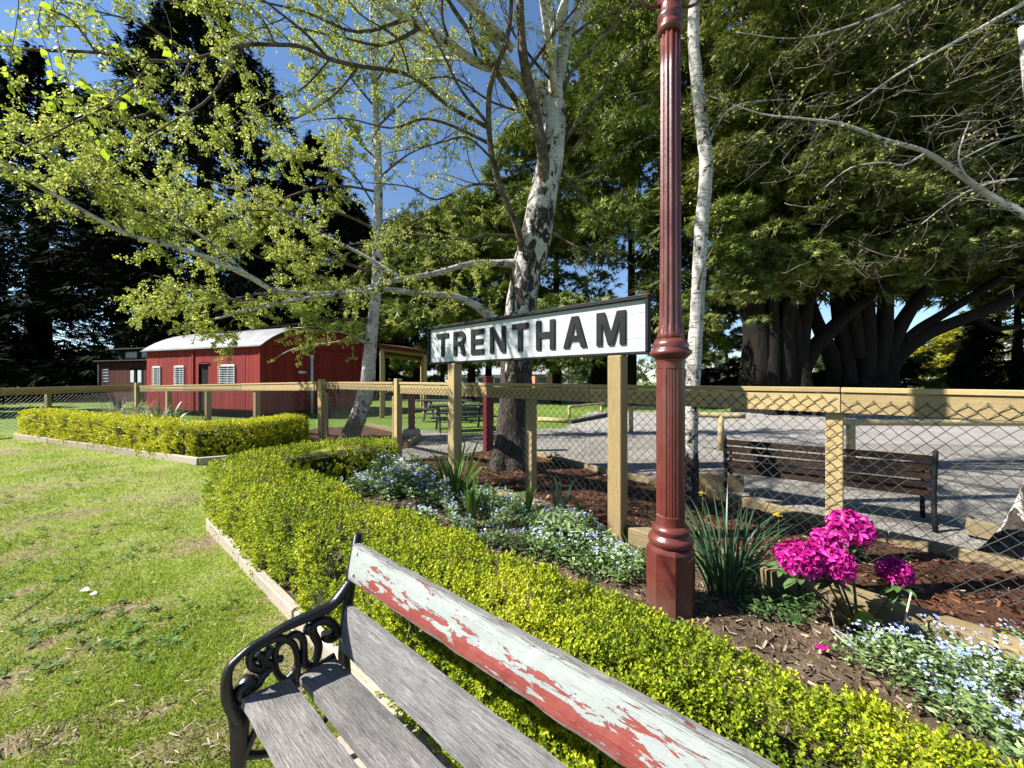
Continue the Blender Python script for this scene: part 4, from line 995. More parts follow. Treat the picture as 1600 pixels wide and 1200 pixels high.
def limb(root, spec, mat, T=None, name='limb', lvl=2, dens=4.5, length=.9, leafy=1.0, droop=.25, sides=9, sub=4, up=0.0, t0=.08, wob=.0):
    pts = [P(x, y, d) for x, y, d, r in spec]; rad = [r for *_, r in spec]; q, rr = smooth(pts, rad, sub)
    if wob:
        for i in range(1, len(q)): q[i] = q[i] + Vector(mnoise.noise_vector(q[i]*3.1))*wob
    b = MB(); n = len(q); rr = [r*(1+.09*mnoise.noise(q[i]*9)) for i, r in enumerate(rr)]
    b.tube(q, rr, sides); b.build(name, mat, root)
    if T is not None: T.grow(q, rad[0], rad[-1], lvl, dens, length, leafy, droop, up, t0)
    return q

# --- the old birch by the nameboard
g0 = P(797,735,6.5); big = thing('birch_tree', 'old white birch with black torn bark and spreading limbs behind the nameboard', 'tree', (g0.x,g0.y,0))
T = Tree()
spec = [(797,752,6.5,.46),(799,722,6.5,.36),(801,680,6.5,.29),(805,620,6.48,.26),(808,560,6.45,.255),(813,490,6.4,.255),(823,425,6.4,.25),(838,370,6.35,.245),(849,305,6.3,.225),(860,250,6.3,.20),(867,200,6.3,.175),(868,160,6.3,.14)]
pts = [P(*s_[:3]) for s_ in spec]; q, rr = smooth(pts, [s_[3] for s_ in spec], 6); b = MB(); b.tube(q, rr, 40)
zv = [v for v in b.v]
for i, v in enumerate(b.v):
    k = i//40
    if k < len(q):
        c = q[k]; d = v-c; th = math.atan2(d.y, d.x); low = max(0, 1-max(v.z,0)/.9)
        f = 1+.10*mnoise.noise(Vector((v.x*2.5, v.y*2.5, v.z*1.1)))+.05*mnoise.noise(v*9)+low*(.13*math.sin(th*5+1)+.05*math.sin(th*11))
        b.v[i] = c+d*f
b.build('trunk', M_birchA, big)
L_ = lambda spec, **k: limb(big, spec, k.pop('mat', M_birchB), T, **k)
L_([(868,172,6.3,.12),(872,130,6.3,.10),(884,65,6.3,.085),(900,30,6.3,.075),(926,-10,6.3,.06),(960,-110,6.3,.04)], leafy=.5, dens=2.2)
L_([(867,180,6.3,.10),(864,130,6.25,.08),(861,65,6.2,.07),(855,0,6.2,.06),(845,-110,6.1,.04)], leafy=.6, dens=2.2)
L_([(866,190,6.3,.12),(852,150,6.25,.09),(835,136,6.2,.085),(796,112,6.1,.08),(747,99,6.0,.07),(705,71,5.9,.07),(659,42,5.8,.065),(610,12,5.7,.055),(550,-40,5.6,.04)], leafy=1.3, dens=4.5)
L_([(851,292,6.2,.12),(848,244,6.1,.09),(838,182,6.05,.08),(822,114,6.0,.075),(815,65,6.0,.07),(812,0,6.0,.06),(806,-100,5.9,.04)], mat=M_limbd, leafy=.6, dens=2.4)
L_([(818,395,6.25,.07),(806,350,6.1,.05),(785,300,6.0,.045),(770,250,5.9,.045),(764,195,5.85,.045),(767,130,5.8,.042),(793,58,5.8,.035),(800,-20,5.8,.03),(800,-100,5.8,.02)], mat=M_limbd, leafy=.6, dens=3)
L_([(846,215,6.2,.06),(812,165,6.1,.05),(783,125,6.0,.045),(740,60,5.8,.035),(700,0,5.7,.03),(670,-60,5.6,.02)], mat=M_limbd, leafy=.8, dens=3)
L_([(878,228,6.3,.045),(895,200,6.2,.033),(913,179,6.1,.03),(955,120,6.0,.027),(990,78,5.9,.02),(1030,58,5.9,.015)], mat=M_limbd, leafy=.3, dens=3.4)
L_([(874,150,6.3,.04),(895,110,6.2,.03),(916,88,6.1,.028),(952,49,6.1,.022),(991,3,6.0,.018),(1030,-60,6,.01)], mat=M_limbd, leafy=.3, dens=3.4)
L_([(868,308,6.3,.03),(890,285,6.2,.02),(916,270,6.1,.017),(965,244,6.0,.014),(1023,208,5.9,.008)], mat=M_limbd, leafy=.3, dens=3.4)
L_([(860,360,6.3,.03),(900,385,6.1,.018),(960,400,6.0,.012),(1010,425,5.9,.008)], mat=M_limbd, leafy=.4, dens=3.4)
# low limbs sweeping left
L_([(800,505,6.4,.11),(775,502,6.3,.085),(745,478,6.2,.065),(705,462,6.0,.052),(660,460,5.8,.044),(600,452,5.5,.038),(540,460,5.25,.033),(470,468,5.0,.026),(400,482,4.75,.02),(330,500,4.6,.012)], leafy=.9, dens=3.2, length=.7)
q2 = L_([(822,412,6.35,.09),(780,411,6.25,.055),(735,412,6.1,.045),(680,427,5.9,.042),(620,438,5.6,.04),(540,457,5.3,.04),(440,456,5.0,.036),(390,432,4.8,.034),(330,405,4.6,.031),(270,385,4.4,.028),(200,366,4.2,.024),(140,335,4.0,.021),(60,290,3.8,.017),(0,250,3.6,.013),(-90,205,3.4,.008)], leafy=1.25, dens=5.5, length=.85, up=.12)
L_([(630,436,5.62,.028),(570,400,5.6,.022),(510,370,5.5,.018),(440,330,5.4,.014),(380,300,5.3,.010),(320,280,5.2,.006)], leafy=1.2, dens=6, length=.8)
L_([(390,432,4.8,.02),(320,372,4.7,.016),(250,330,4.6,.013),(170,290,4.4,.01),(90,250,4.2,.008),(10,215,4.0,.005)], leafy=1.5, dens=6.5, length=.75)
L_([(764,200,5.85,.035),(700,165,5.7,.028),(640,118,5.5,.027),(560,103,5.2,.026),(515,92,5.0,.026),(470,73,4.75,.022),(430,70,4.5,.02),(380,71,4.3,.019),(300,93,3.95,.017),(240,95,3.7,.015),(150,82,3.4,.013),(60,78,3.15,.011),(-60,66,2.9,.007)], mat=M_limbd, leafy=1.4, dens=5.6, length=.7)
L_([(512,91,5.0,.022),(480,55,4.8,.018),(440,22,4.7,.014),(405,-5,4.6,.012),(350,-50,4.5,.008)], mat=M_limbd, leafy=1.2, dens=5, length=.7)
L_([(380,71,4.3,.014),(330,150,4.2,.011),(270,190,4.1,.009),(200,230,4.0,.007),(120,250,3.9,.004)], mat=M_limbd, leafy=1.6, dens=7, length=.6)
L_([(300,93,3.95,.012),(230,40,3.8,.01),(160,20,3.7,.008),(60,-10,3.5,.005)], mat=M_limbd, leafy=1.8, dens=8, length=.6)
L_([(240,95,3.7,.012),(190,150,3.6,.01),(120,190,3.4,.008),(40,230,3.2,.005)], mat=M_limbd, leafy=1.6, dens=8, length=.5)
L_([(764,224,5.9,.028),(705,196,5.8,.02),(660,186,5.7,.018),(610,200,5.6,.014),(540,185,5.5,.01),(470,190,5.3,.006)], mat=M_limbd, leafy=.8, dens=5, length=.8)
L_([(776,290,5.95,.026),(737,289,5.9,.018),(682,312,5.8,.014),(640,292,5.7,.012),(570,285,5.6,.007)], mat=M_limbd, leafy=.6, dens=4.5)
L_([(808,370,6.2,.03),(763,367,6.0,.02),(731,374,5.9,.018),(640,367,5.7,.014),(560,380,5.5,.01),(470,392,5.3,.006)], mat=M_limbd, leafy=.9, dens=5, length=.8)
L_([(640,28,5.8,.03),(560,50,5.5,.022),(480,20,5.2,.016),(400,0,5,.01),(300,-30,4.8,.008)], mat=M_limbd, leafy=1.1, dens=5, length=.8)
for sp_ in ([(700,-60,6.1,.05),(620,-200,6.0,.04),(560,-380,5.9,.03),(500,-520,5.8,.012)],[(806,-100,5.9,.045),(800,-260,5.9,.035),(790,-450,5.9,.015)],[(960,-110,6.3,.045),(1000,-260,6.3,.03),(1030,-420,6.3,.012)],
            [(550,-40,5.6,.045),(450,-140,5.2,.035),(330,-230,4.8,.025),(200,-280,4.4,.01)],[(845,-110,6.1,.045),(850,-300,5.4,.03),(820,-500,4.9,.012)],[(400,-60,4.8,.03),(250,-160,4.2,.02),(80,-220,3.7,.01)],[(670,-60,5.6,.03),(600,-220,4.6,.02),(560,-420,4.0,.01)]):
    L_(sp_, mat=M_limbd, leafy=1.6, dens=4.5, length=1.4)
for sp_ in ([(705,71,5.9,.03),(690,20,5.8,.022),(700,-60,5.8,.014)],[(747,99,6.0,.03),(735,40,5.9,.02),(745,-60,5.9,.012)],[(822,114,6.0,.03),(860,60,5.9,.02),(900,10,5.8,.014),(930,-60,5.8,.008)],[(764,195,5.85,.028),(720,140,5.6,.02),(690,80,5.4,.015),(640,-10,5.2,.01)],
            [(770,250,5.9,.02),(730,215,5.7,.014),(680,225,5.6,.01),(600,240,5.4,.006)],[(884,65,6.3,.03),(930,30,6.2,.02),(1000,10,6.1,.014),(1060,-30,6.0,.008)],[(861,65,6.2,.03),(880,20,6.2,.02),(900,-60,6.2,.01)],[(640,118,5.5,.018),(620,60,5.3,.013),(560,20,5.1,.01),(520,-40,5,.006)],
            [(875,140,6.3,.03),(830,90,6.1,.02),(790,30,6.0,.014),(770,-50,6,.008)],[(560,103,5.2,.016),(520,150,5.0,.012),(450,190,4.9,.009),(380,200,4.8,.005)],[(659,42,5.8,.03),(600,70,5.5,.02),(540,60,5.3,.014),(450,40,5.1,.008)],[(870,260,6.3,.025),(930,330,6.2,.016),(990,370,6.1,.01),(1030,380,6,.006)],
            [(880,250,6.3,.02),(940,180,6.2,.014),(980,150,6.1,.01),(1030,140,6,.006)],[(838,182,6.05,.022),(770,160,5.9,.016),(700,120,5.7,.012),(610,140,5.5,.006)]):
    L_(sp_, mat=M_limbd, leafy=.5, dens=4.5, length=.8)
for sp_ in ([(300,93,3.95,.012),(260,160,3.9,.009),(180,190,3.7,.007),(90,180,3.5,.004)],[(430,70,4.5,.012),(400,20,4.4,.01),(330,10,4.2,.008),(250,0,4.0,.004)],[(150,82,3.4,.010),(110,30,3.3,.008),(60,10,3.2,.005)],[(515,92,5.0,.014),(470,140,4.9,.010),(400,170,4.8,.008),(330,230,4.7,.004)],
            [(540,457,5.3,.016),(470,420,5.2,.012),(400,400,5.1,.009),(320,350,5.0,.005)],[(330,405,4.6,.014),(260,350,4.5,.010),(180,310,4.4,.007),(120,260,4.3,.004)],[(200,366,4.2,.012),(140,300,4.1,.009),(80,240,4.0,.006),(30,180,3.9,.003)],[(440,456,5.0,.014),(380,470,4.9,.01),(310,450,4.8,.008),(240,430,4.7,.004)]):
    L_(sp_, mat=M_limbd, leafy=1.7, dens=8, length=.65)
for sp_ in (((.7,6.2,6.0),(.3,5.2,7.2),(-.3,4.2,8.2),(-1.0,3.0,9.0),(-1.5,2.0,9.4)), ((.6,6.3,5.6),(-.6,5.8,7.0),(-2.0,5.6,8.0),(-3.2,5.2,8.6)), ((.7,6.3,6.2),(.9,6.2,8.0),(.8,6.0,9.6),(.6,5.9,11)), ((.0,6.0,6.6),(-1.4,4.8,7.2),(-2.6,3.9,7.8),(-3.6,3.2,8.0)), ((.5,6.2,6.6),(1.2,5.0,7.8),(1.6,3.8,8.6),(1.8,2.6,9.0)), ((.4,6.4,6.4),(-.8,7.4,7.6),(-1.8,8.6,8.6),(-2.6,9.4,9.2))):
    q, rr = smooth([Vector(p) for p in sp_], [.06,.045,.035,.02,.01][:len(sp_)], 4); b = MB(); b.tube(q, rr, 7); b.build('limb', M_birchB, big); T.grow(q, .05, .01, 2, 6.5, 1.8, .7, .25, t0=.42)
T.twigs(big); T.leaves(big, .029, M_birchleaf)
# hanging spray of big leaves close to the eye
near = thing('birch_spray', 'hanging spray of bright lime birch leaves close overhead at top left', 'branch', tuple(P(80,-60,1.9)))
b = MB(); LP, LD = [], []
for sp in ([(78,-70,1.95),(84,10,1.93),(92,70,1.92),(108,130,1.9),(140,190,1.88),(160,228,1.87)],
           [(84,-40,1.95),(60,30,1.97),(78,90,1.99),(88,150,2.0),(84,165,2.0)],
           [(92,60,1.92),(110,110,1.85),(150,140,1.83),(190,160,1.83),(230,150,1.84)],
           [(120,-60,2.0),(150,10,2.05),(190,70,2.05),(215,120,2.05)],
           [(30,-60,2.1),(28,20,2.1),(14,110,2.1),(18,165,2.1)], [(200,-60,2.2),(260,20,2.25),(270,90,2.25)]):
    pts = [P(*c) for c in sp]; q, rr = smooth(pts, [.0022-.0003*i for i in range(len(pts))], 4); b.tube(q, rr, 5)
    for i in range(4, len(q)):
        for _ in range(2):
            if R.random() < .72: d = Vector((R.gauss(0,.7), R.gauss(0,.7), -.9+R.gauss(0,.4))).normalized(); LP.append(tuple(q[i]+d*.012)); LD.append(tuple(d)); b.tube([q[i], q[i]+d*.013], .0008, 3)
b.build('stem', M_twig, near)
tv = [(0,0,0),(.10,.13,.0),(.28,.30,.03),(.45,.33,.05),(.60,.27,.03),(.78,.15,.0),(1,0,-.08),(.78,-.15,0),(.60,-.27,.03),(.45,-.33,.05),(.28,-.30,.03),(.10,-.13,0),(.45,0,-.04)]
tf = [(0,1,2),(0,2,12),(12,2,3),(12,3,4),(12,4,5),(12,5,6),(12,6,7),(12,7,8),(12,8,9),(12,9,10),(12,10,0),(0,10,11)]
n = len(LP); shared = np_mesh('leaf', np.array(tv)*.05, np.array(tf), M_bigleaf, False)
fr_ = frames(np.array(LD), roll=NR.random(n)*6)
for i in range(n):
    o = bpy.data.objects.new('leaf', shared); C.objects.link(o); o.parent = near
    m3 = Matrix([list(r_) for r_ in fr_[i]]).transposed(); o.matrix_basis = Matrix.Translation(Vector(LP[i])-near.location) @ m3.to_4x4() @ Matrix.Scale(R.uniform(.6,1.15), 4)

# --- leaning birch by the gate
g0 = P(546,690,10); lean = thing('birch_tree', 'slender white birch leaning right beside the wire gate', 'tree', (g0.x,g0.y,0)); T = Tree()
limb(lean, [(543,694,10,.27),(550,675,10,.235),(562,645,10,.21),(573,605,10.05,.19),(577,560,10.1,.165),(582,510,10.1,.145),(588,450,10.1,.13),(590,380,10.1,.12),(591,300,10.1,.11),(590,230,10.1,.09),(586,160,10.1,.08),(583,90,10.1,.065),(580,10,10.1,.05),(577,-90,10.1,.035)], M_birchB, T, name='trunk', sides=16, lvl=2, dens=2.2, length=1.2, leafy=.8, t0=.3)
LL = lambda spec, **k: limb(lean, spec, k.pop('mat', M_limbd), T, **k)
LL([(583,535,10.1,.06),(565,533,9.9,.04),(540,520,9.8,.03),(490,515,9.6,.02),(440,512,9.4,.014)], mat=M_birchB, leafy=1.0, dens=5, length=.9)
LL([(577,537,10.1,.05),(560,530,10,.03),(520,535,9.9,.022),(460,545,9.7,.016),(430,560,9.6,.01)], mat=M_birchB, leafy=.8, dens=5, length=.6)
LL([(588,470,10.1,.04),(520,450,9.8,.032),(430,455,9.5,.026),(350,470,9.2,.02),(280,480,9.0,.014),(230,470,8.9,.008)], leafy=1.5, dens=6, length=1.3)
LL([(589,430,10.1,.04),(510,400,9.6,.032),(420,380,9.2,.026),(330,370,8.9,.02),(250,340,8.7,.014),(190,330,8.5,.008)], leafy=1.6, dens=6.5, length=1.3)
LL([(590,360,10.1,.04),(520,330,9.6,.03),(430,330,9.3,.024),(340,320,9.0,.018),(260,290,8.8,.01)], leafy=1.5, dens=6, length=1.3)
LL([(590,300,10.1,.035),(530,290,9.8,.025),(470,300,9.6,.02),(400,330,9.4,.014),(350,350,9.3,.008)], leafy=1.4, dens=5.5, length=1.2)
LL([(587,500,10.1,.035),(520,500,9.6,.025),(430,510,9.2,.02),(340,520,8.9,.014),(290,510,8.7,.01)], leafy=1.5, dens=6, length=1.0)
LL([(590,250,10.1,.03),(540,200,9.9,.02),(500,140,9.8,.014),(470,90,9.7,.008)], leafy=1.6, dens=8, length=1.3)
LL([(588,170,10.1,.03),(540,110,9.9,.02),(510,50,9.8,.014),(490,-20,9.7,.008)], leafy=1.4, dens=8, length=1.3)
LL([(586,130,10.1,.03),(620,80,10,.02),(650,30,9.9,.014),(660,-30,9.8,.008)], leafy=1.2, dens=7, length=1.2)
LL([(590,280,10.1,.03),(640,240,10,.02),(690,220,9.9,.014),(730,190,9.8,.008)], leafy=1.0, dens=6, length=1.2)
LL([(590,330,10.1,.03),(550,270,9.9,.02),(500,240,9.8,.014),(440,230,9.7,.008)], leafy=1.5, dens=8, length=1.3)
LL([(588,200,10.1,.03),(640,150,10.2,.02),(680,110,10.3,.012),(700,60,10.4,.008)], leafy=.8, dens=5, length=1.2)
LL([(590,380,10.1,.03),(640,350,10.3,.02),(690,330,10.4,.014),(740,340,10.5,.008)], leafy=1.0, dens=5, length=1.2)
LL([(588,440,10.1,.03),(640,430,10.3,.02),(700,400,10.4,.012)], leafy=1.2, dens=5, length=1.2)
T.twigs(lean); T.leaves(lean, .043, M_birchleaf)

# --- white birch right behind the lamp post
g0 = P(1080,792,4.5); wb = thing('birch_tree', 'straight slim white birch trunk just right of the lamp post', 'tree', (g0.x,g0.y,0)); T = Tree()
limb(wb, [(1080,800,4.5,.10),(1080,780,4.5,.088),(1079,700,4.5,.082),(1080,640,4.5,.080),(1083,590,4.5,.078),(1088,500,4.5,.076),(1092,430,4.5,.074),(1096,350,4.5,.074),(1102,290,4.5,.072),(1101,235,4.5,.072),(1095,180,4.5,.068),(1088,120,4.5,.064),(1084,60,4.5,.062),(1085,0,4.5,.06),(1092,-100,4.5,.05)], M_birchB, T, name='trunk', sides=20, sub=6, lvl=2, dens=1.0, length=.6, leafy=.25, t0=.5, wob=.01)
limb(wb, [(1090,455,4.45,.012),(1098,420,4.3,.008),(1115,385,4.25,.006),(1130,350,4.2,.003)], M_limbd, T, leafy=.2, dens=3, length=.4)
limb(wb, [(1100,240,4.5,.02),(1130,180,4.6,.012),(1170,160,4.7,.009),(1240,155,4.8,.005)], M_birchB, T, leafy=.3, dens=4, length=.6)
T.twigs(wb); T.leaves(wb, .028, M_birchleaf)

# --- birch standing just outside the right edge, its limbs reach in
rb = thing('birch_tree', 'leaning birch at the right edge whose bare pale limbs reach in', 'tree', (3.75,3.05,0)); T = Tree()
q = [Vector(p) for p in ((3.72,3.06,-.05),(3.86,3.04,.12),(4.02,3.03,.4),(4.2,3.05,.8),(4.5,3.2,1.5),(4.9,3.5,2.3),(5.2,3.8,3.0),(5.4,4.0,4.0),(5.4,4.1,5.2))]
q, rr = smooth(q, [.13,.095,.08,.075,.07,.065,.06,.05,.03], 5); b = MB(); b.tube(q, rr, 16); b.build('trunk', M_birchB, rb)
RL = lambda spec, **k: limb(rb, spec, k.pop('mat', M_limb), T, **k)
RL([(1660,375,3.9,.045),(1600,335,3.95,.034),(1540,302,4.0,.030),(1490,265,4.0,.026),(1440,235,4.0,.022),(1380,218,4.0,.018),(1320,195,4.0,.015),(1260,186,4.0,.011),(1190,178,4.0,.008),(1110,150,4.0,.004)], leafy=.06, dens=9, length=.55)
RL([(1680,-40,3.9,.03),(1600,5,3.95,.022),(1560,28,4.0,.018),(1530,45,4.0,.017),(1470,78,4.0,.013),(1400,118,4.0,.010),(1340,160,4.0,.008),(1290,188,4.0,.004)], leafy=.06, dens=9, length=.6)
RL([(1445,240,4.0,.012),(1410,258,3.9,.009),(1380,254,3.9,.008),(1330,262,3.9,.006),(1290,292,3.9,.003)], leafy=.06, dens=9, length=.35)
RL([(1515,285,4.0,.012),(1498,250,3.9,.008),(1505,215,3.9,.006),(1515,190,3.9,.004)], leafy=.06, dens=9, length=.3)
RL([(1680,200,4.1,.02),(1600,210,4.1,.012),(1550,225,4.1,.008),(1500,250,4.1,.003)], leafy=.06, dens=11, length=.5)
RL([(1680,300,4.3,.02),(1590,280,4.3,.012),(1510,300,4.3,.008),(1440,350,4.3,.004)], leafy=.06, dens=10, length=.5)
RL([(1500,-60,4.2,.02),(1420,0,4.2,.014),(1330,40,4.2,.010),(1240,60,4.2,.006),(1150,50,4.2,.003)], leafy=.06, dens=9, length=.6)
T.twigs(rb, M_paletwig); T.leaves(rb, .028, M_birchleaf)

# --- conifers and cypresses
SPR_V, SPR_F = [], []
for k, (a, l) in enumerate(((-.85,.7),(-.42,.9),(0,1.0),(.42,.9),(.85,.7))):
    c, s_ = math.cos(a), math.sin(a); o = len(SPR_V); tw = .11; z = .12*((k*37) % 5-2)/2
    SPR_V += [(c*l*.12-s_*tw, s_*l*.12+c*tw, z*.4),(c*l*.12+s_*tw, s_*l*.12-c*tw, z*.4),(c*l, s_*l, z-.12*l)]; SPR_F.append((o,o+1,o+2))
def trunkmb(parent, pts, rad, mat=None, n=14, sub=4, name='trunk', flut=0):
    q, rr = smooth([Vector(p) for p in pts], rad, sub); b = MB(); b.tube(q, rr, n)
    if flut:
        for i, v in enumerate(b.v):
            k = i//n
            if k < len(q): d = v-q[k]; th = math.atan2(d.y, d.x); b.v[i] = q[k]+d*(1+flut*math.sin(th*5+v.z*.3)+flut*.6*math.sin(th*11+1))
    return b.build(name, mat or M_cbark, parent)
def conifer(x, y, h, r, n, mat, label, cat='tree', name='conifer_tree', size=.75, z0=.6, seed=0, power=1.3, shell=.55, group=None, droop=.35, bough=True):
    root = thing(name, label, cat, (x,y,0), 0, group)
    trunkmb(root, [(x,y,-.1),(x,y,h*.4),(x,y,h*.97)], [r*.07+.12, r*.05+.06, .03], n=10)
    nb = max(30, int(n/90)); P_, D_, Sz = [], [], []
    zz = z0+(h-z0)*(NR.random(nb)**1.15); an = NR.random(nb)*2*PI
    R_ = r*(1-((zz-z0)/(h-z0))**power)*(.75+.4*NR.random(nb))+.3
    A, B = [], []
    per = n//nb
    for i in range(nb):
        t = shell+(1-shell)*NR.random(per)**.7 if shell else NR.random(per); t = np.clip(t, .15, 1)
        d = np.array([math.cos(an[i]), math.sin(an[i])]); sd = np.array([-d[1], d[0]]); wdt = .30*R_[i]+.3
        lat = NR.normal(size=per)*wdt*.5*(1.25-t*.7)
        px = x+d[0]*R_[i]*t+sd[0]*lat; py = y+d[1]*R_[i]*t+sd[1]*lat; pz = zz[i]+R_[i]*(.12*t-droop*t*t)+NR.normal(size=per)*(.22+.03*r)-np.abs(lat)*.12
        P_.append(np.stack([px,py,pz],1)); D_.append(np.stack([d[0]+sd[0]*lat/wdt*.9+NR.normal(size=per)*.3, d[1]+sd[1]*lat/wdt*.9+NR.normal(size=per)*.3, -.35+NR.normal(size=per)*.35],1))
        A.append((x,y,zz[i])); B.append((x+d[0]*R_[i]*.85, y+d[1]*R_[i]*.85, zz[i]+R_[i]*(.1-droop*.72)))
    P_ = np.concatenate(P_); D_ = np.concatenate(D_); k = P_[:,2] > .1; P_, D_ = P_[k], D_[k]; m = len(P_)
    tag(link('boughs', segs_mesh('boughs', A, B, np.full(nb, .06), np.full(nb, .015), M_cbark), root), kind='stuff')
    tag(link('crown', scatter('crown', SPR_V, SPR_F, P_, frames(D_, roll=NR.normal(size=m)*.5), size*(.6+NR.random(m)*.8), mat), root), kind='stuff')
    return root
def lobed(root, lobes, n, mat, size, droop=.3, seed=3, name='crown'):
    w_ = np.array([l[3]*l[3] for l in lobes]); w_ = w_/w_.sum(); idx = NR.choice(len(lobes), n, p=w_)
    Lb = np.array(lobes)[idx]; D = unit(NR.normal(size=(n,3))); D[:,2] = np.where(D[:,2] < -.35, -D[:,2], D[:,2])
    rad = (1-.35*NR.random(n)**2)*(1+.25*(vnoise(D[:,0]*2+Lb[:,0], D[:,1]*2+Lb[:,1], D[:,2]*2+Lb[:,2], seed)-.5))
    pos = Lb[:,:3]+D*rad[:,None]*Lb[:,3:4]*np.array([1,1,.62])
    X = D*np.array([1,1,.4])+NR.normal(size=(n,3))*.4; X[:,2] -= droop
    k = pos[:,2] > .05; pos, X = pos[k], X[k]; m = len(pos)
    return tag(link(name, scatter(name, SPR_V, SPR_F, pos, frames(X, roll=NR.normal(size=m)*.6), size*(.55+NR.random(m)*.9), mat), root), kind='stuff')

def px_xy(x, d): return ((x-800)/F*d, d)
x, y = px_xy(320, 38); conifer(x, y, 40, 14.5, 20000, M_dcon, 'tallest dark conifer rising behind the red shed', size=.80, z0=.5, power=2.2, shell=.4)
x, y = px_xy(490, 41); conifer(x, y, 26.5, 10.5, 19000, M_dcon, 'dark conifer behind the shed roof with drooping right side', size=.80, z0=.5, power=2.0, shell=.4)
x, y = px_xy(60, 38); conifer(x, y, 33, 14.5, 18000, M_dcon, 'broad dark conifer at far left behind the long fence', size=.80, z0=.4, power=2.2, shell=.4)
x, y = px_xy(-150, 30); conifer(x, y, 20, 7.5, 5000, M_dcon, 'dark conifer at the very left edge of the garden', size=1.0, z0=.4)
conifer(-31, 16.5, 12, 5.5, 5000, M_dcon, 'unseen shorter dark conifer outside the left edge, added to shade the ground beyond the fence', size=.8, z0=.4, power=2)  # out-of-view tree, added to cast shade behind the left fence
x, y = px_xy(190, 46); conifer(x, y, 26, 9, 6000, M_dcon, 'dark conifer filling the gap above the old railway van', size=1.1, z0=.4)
def mass(label, x0, d, h, r, zb_, n, mat, size, nl=40, name='cypress_tree', trunk=True, squash=1.0, tr=.4):
    X, Y = px_xy(x0, d); root = thing(name, label, 'tree', (X,Y,0)); lobes = []
    for _ in range(nl):
        t = R.random()**.8; z = zb_+(h-zb_)*t; rr_ = r*(1-((t-.3)/.72)**2)**.5 if abs(t-.3) < .72 else r*.15
        a = R.random()*2*PI; q_ = math.sqrt(R.random())
        lobes.append((X+math.cos(a)*rr_*q_, Y+math.sin(a)*rr_*q_*squash, z, R.uniform(.14,.26)*r+.25))
    if trunk: trunkmb(root, [(X,Y,-.1),(X+.1,Y,zb_),(X,Y,h*.7)], [tr, tr*.75, .1], n=10)
    lobed(root, lobes, n, mat, size); return root
mass('tall green cypress between the big birch and the lamp post', 985, 25, 27, 6.4, 2.4, 30000, M_cyp2, .43, 130)
mass('rounded green cypress directly behind the big birch trunk', 868, 27, 19.5, 5.2, 2.2, 22000, M_cyp2, .43, 90)
mass('lower green tree between the two birches', 735, 30, 14.5, 5.6, 2.2, 18000, M_cyp2, .47, 80)
mass('dark green tree over the open shelter', 650, 33, 14.5, 5.4, 2.6, 15000, M_cyp, .5, 80)
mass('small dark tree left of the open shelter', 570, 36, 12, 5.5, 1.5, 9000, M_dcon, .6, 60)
mass('shaggy green conifer low behind the right nameboard post', 935, 30, 7.5, 2.4, 2.2, 3500, M_cyp2, .45, 18, tr=.9)
mass('small bronze leaved tree beyond the shelter', 690, 44, 6.5, 2.6, 1.2, 2500, M_far, .45, 18)
mass('dark tree with a bare trunk left of the birch trunk', 762, 40, 9, 3, 3.0, 3000, M_cyp, .6, 18, tr=.45)
# giant spreading cypresses at the right
def fan(root, spec, mat=M_cbark, n=12, flut=.12): 
    if n < 20: spec = [(x, y, d, r_*.82) for x, y, d, r_ in spec]
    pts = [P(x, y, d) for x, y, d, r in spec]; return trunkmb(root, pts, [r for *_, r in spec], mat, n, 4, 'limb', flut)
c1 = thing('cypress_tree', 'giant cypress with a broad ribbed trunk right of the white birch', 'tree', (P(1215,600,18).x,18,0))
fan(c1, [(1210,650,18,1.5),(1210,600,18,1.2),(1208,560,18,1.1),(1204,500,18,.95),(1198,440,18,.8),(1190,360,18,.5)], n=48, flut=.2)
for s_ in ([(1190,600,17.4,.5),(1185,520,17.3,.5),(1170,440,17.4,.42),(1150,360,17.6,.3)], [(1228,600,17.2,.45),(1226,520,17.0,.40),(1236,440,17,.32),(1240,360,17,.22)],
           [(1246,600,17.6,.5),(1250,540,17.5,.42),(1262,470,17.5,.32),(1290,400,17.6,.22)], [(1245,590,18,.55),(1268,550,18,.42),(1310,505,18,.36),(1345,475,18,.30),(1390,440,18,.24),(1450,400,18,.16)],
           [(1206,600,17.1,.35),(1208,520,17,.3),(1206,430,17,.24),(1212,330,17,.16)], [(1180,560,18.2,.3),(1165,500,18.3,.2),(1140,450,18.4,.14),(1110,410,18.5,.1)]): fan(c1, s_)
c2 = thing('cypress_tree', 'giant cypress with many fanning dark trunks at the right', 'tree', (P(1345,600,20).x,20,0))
fan(c2, [(1345,650,20,1.7),(1345,600,20,1.2),(1345,560,20,1.05),(1340,500,20,.6),(1335,430,20,.4)], n=48, flut=.2)
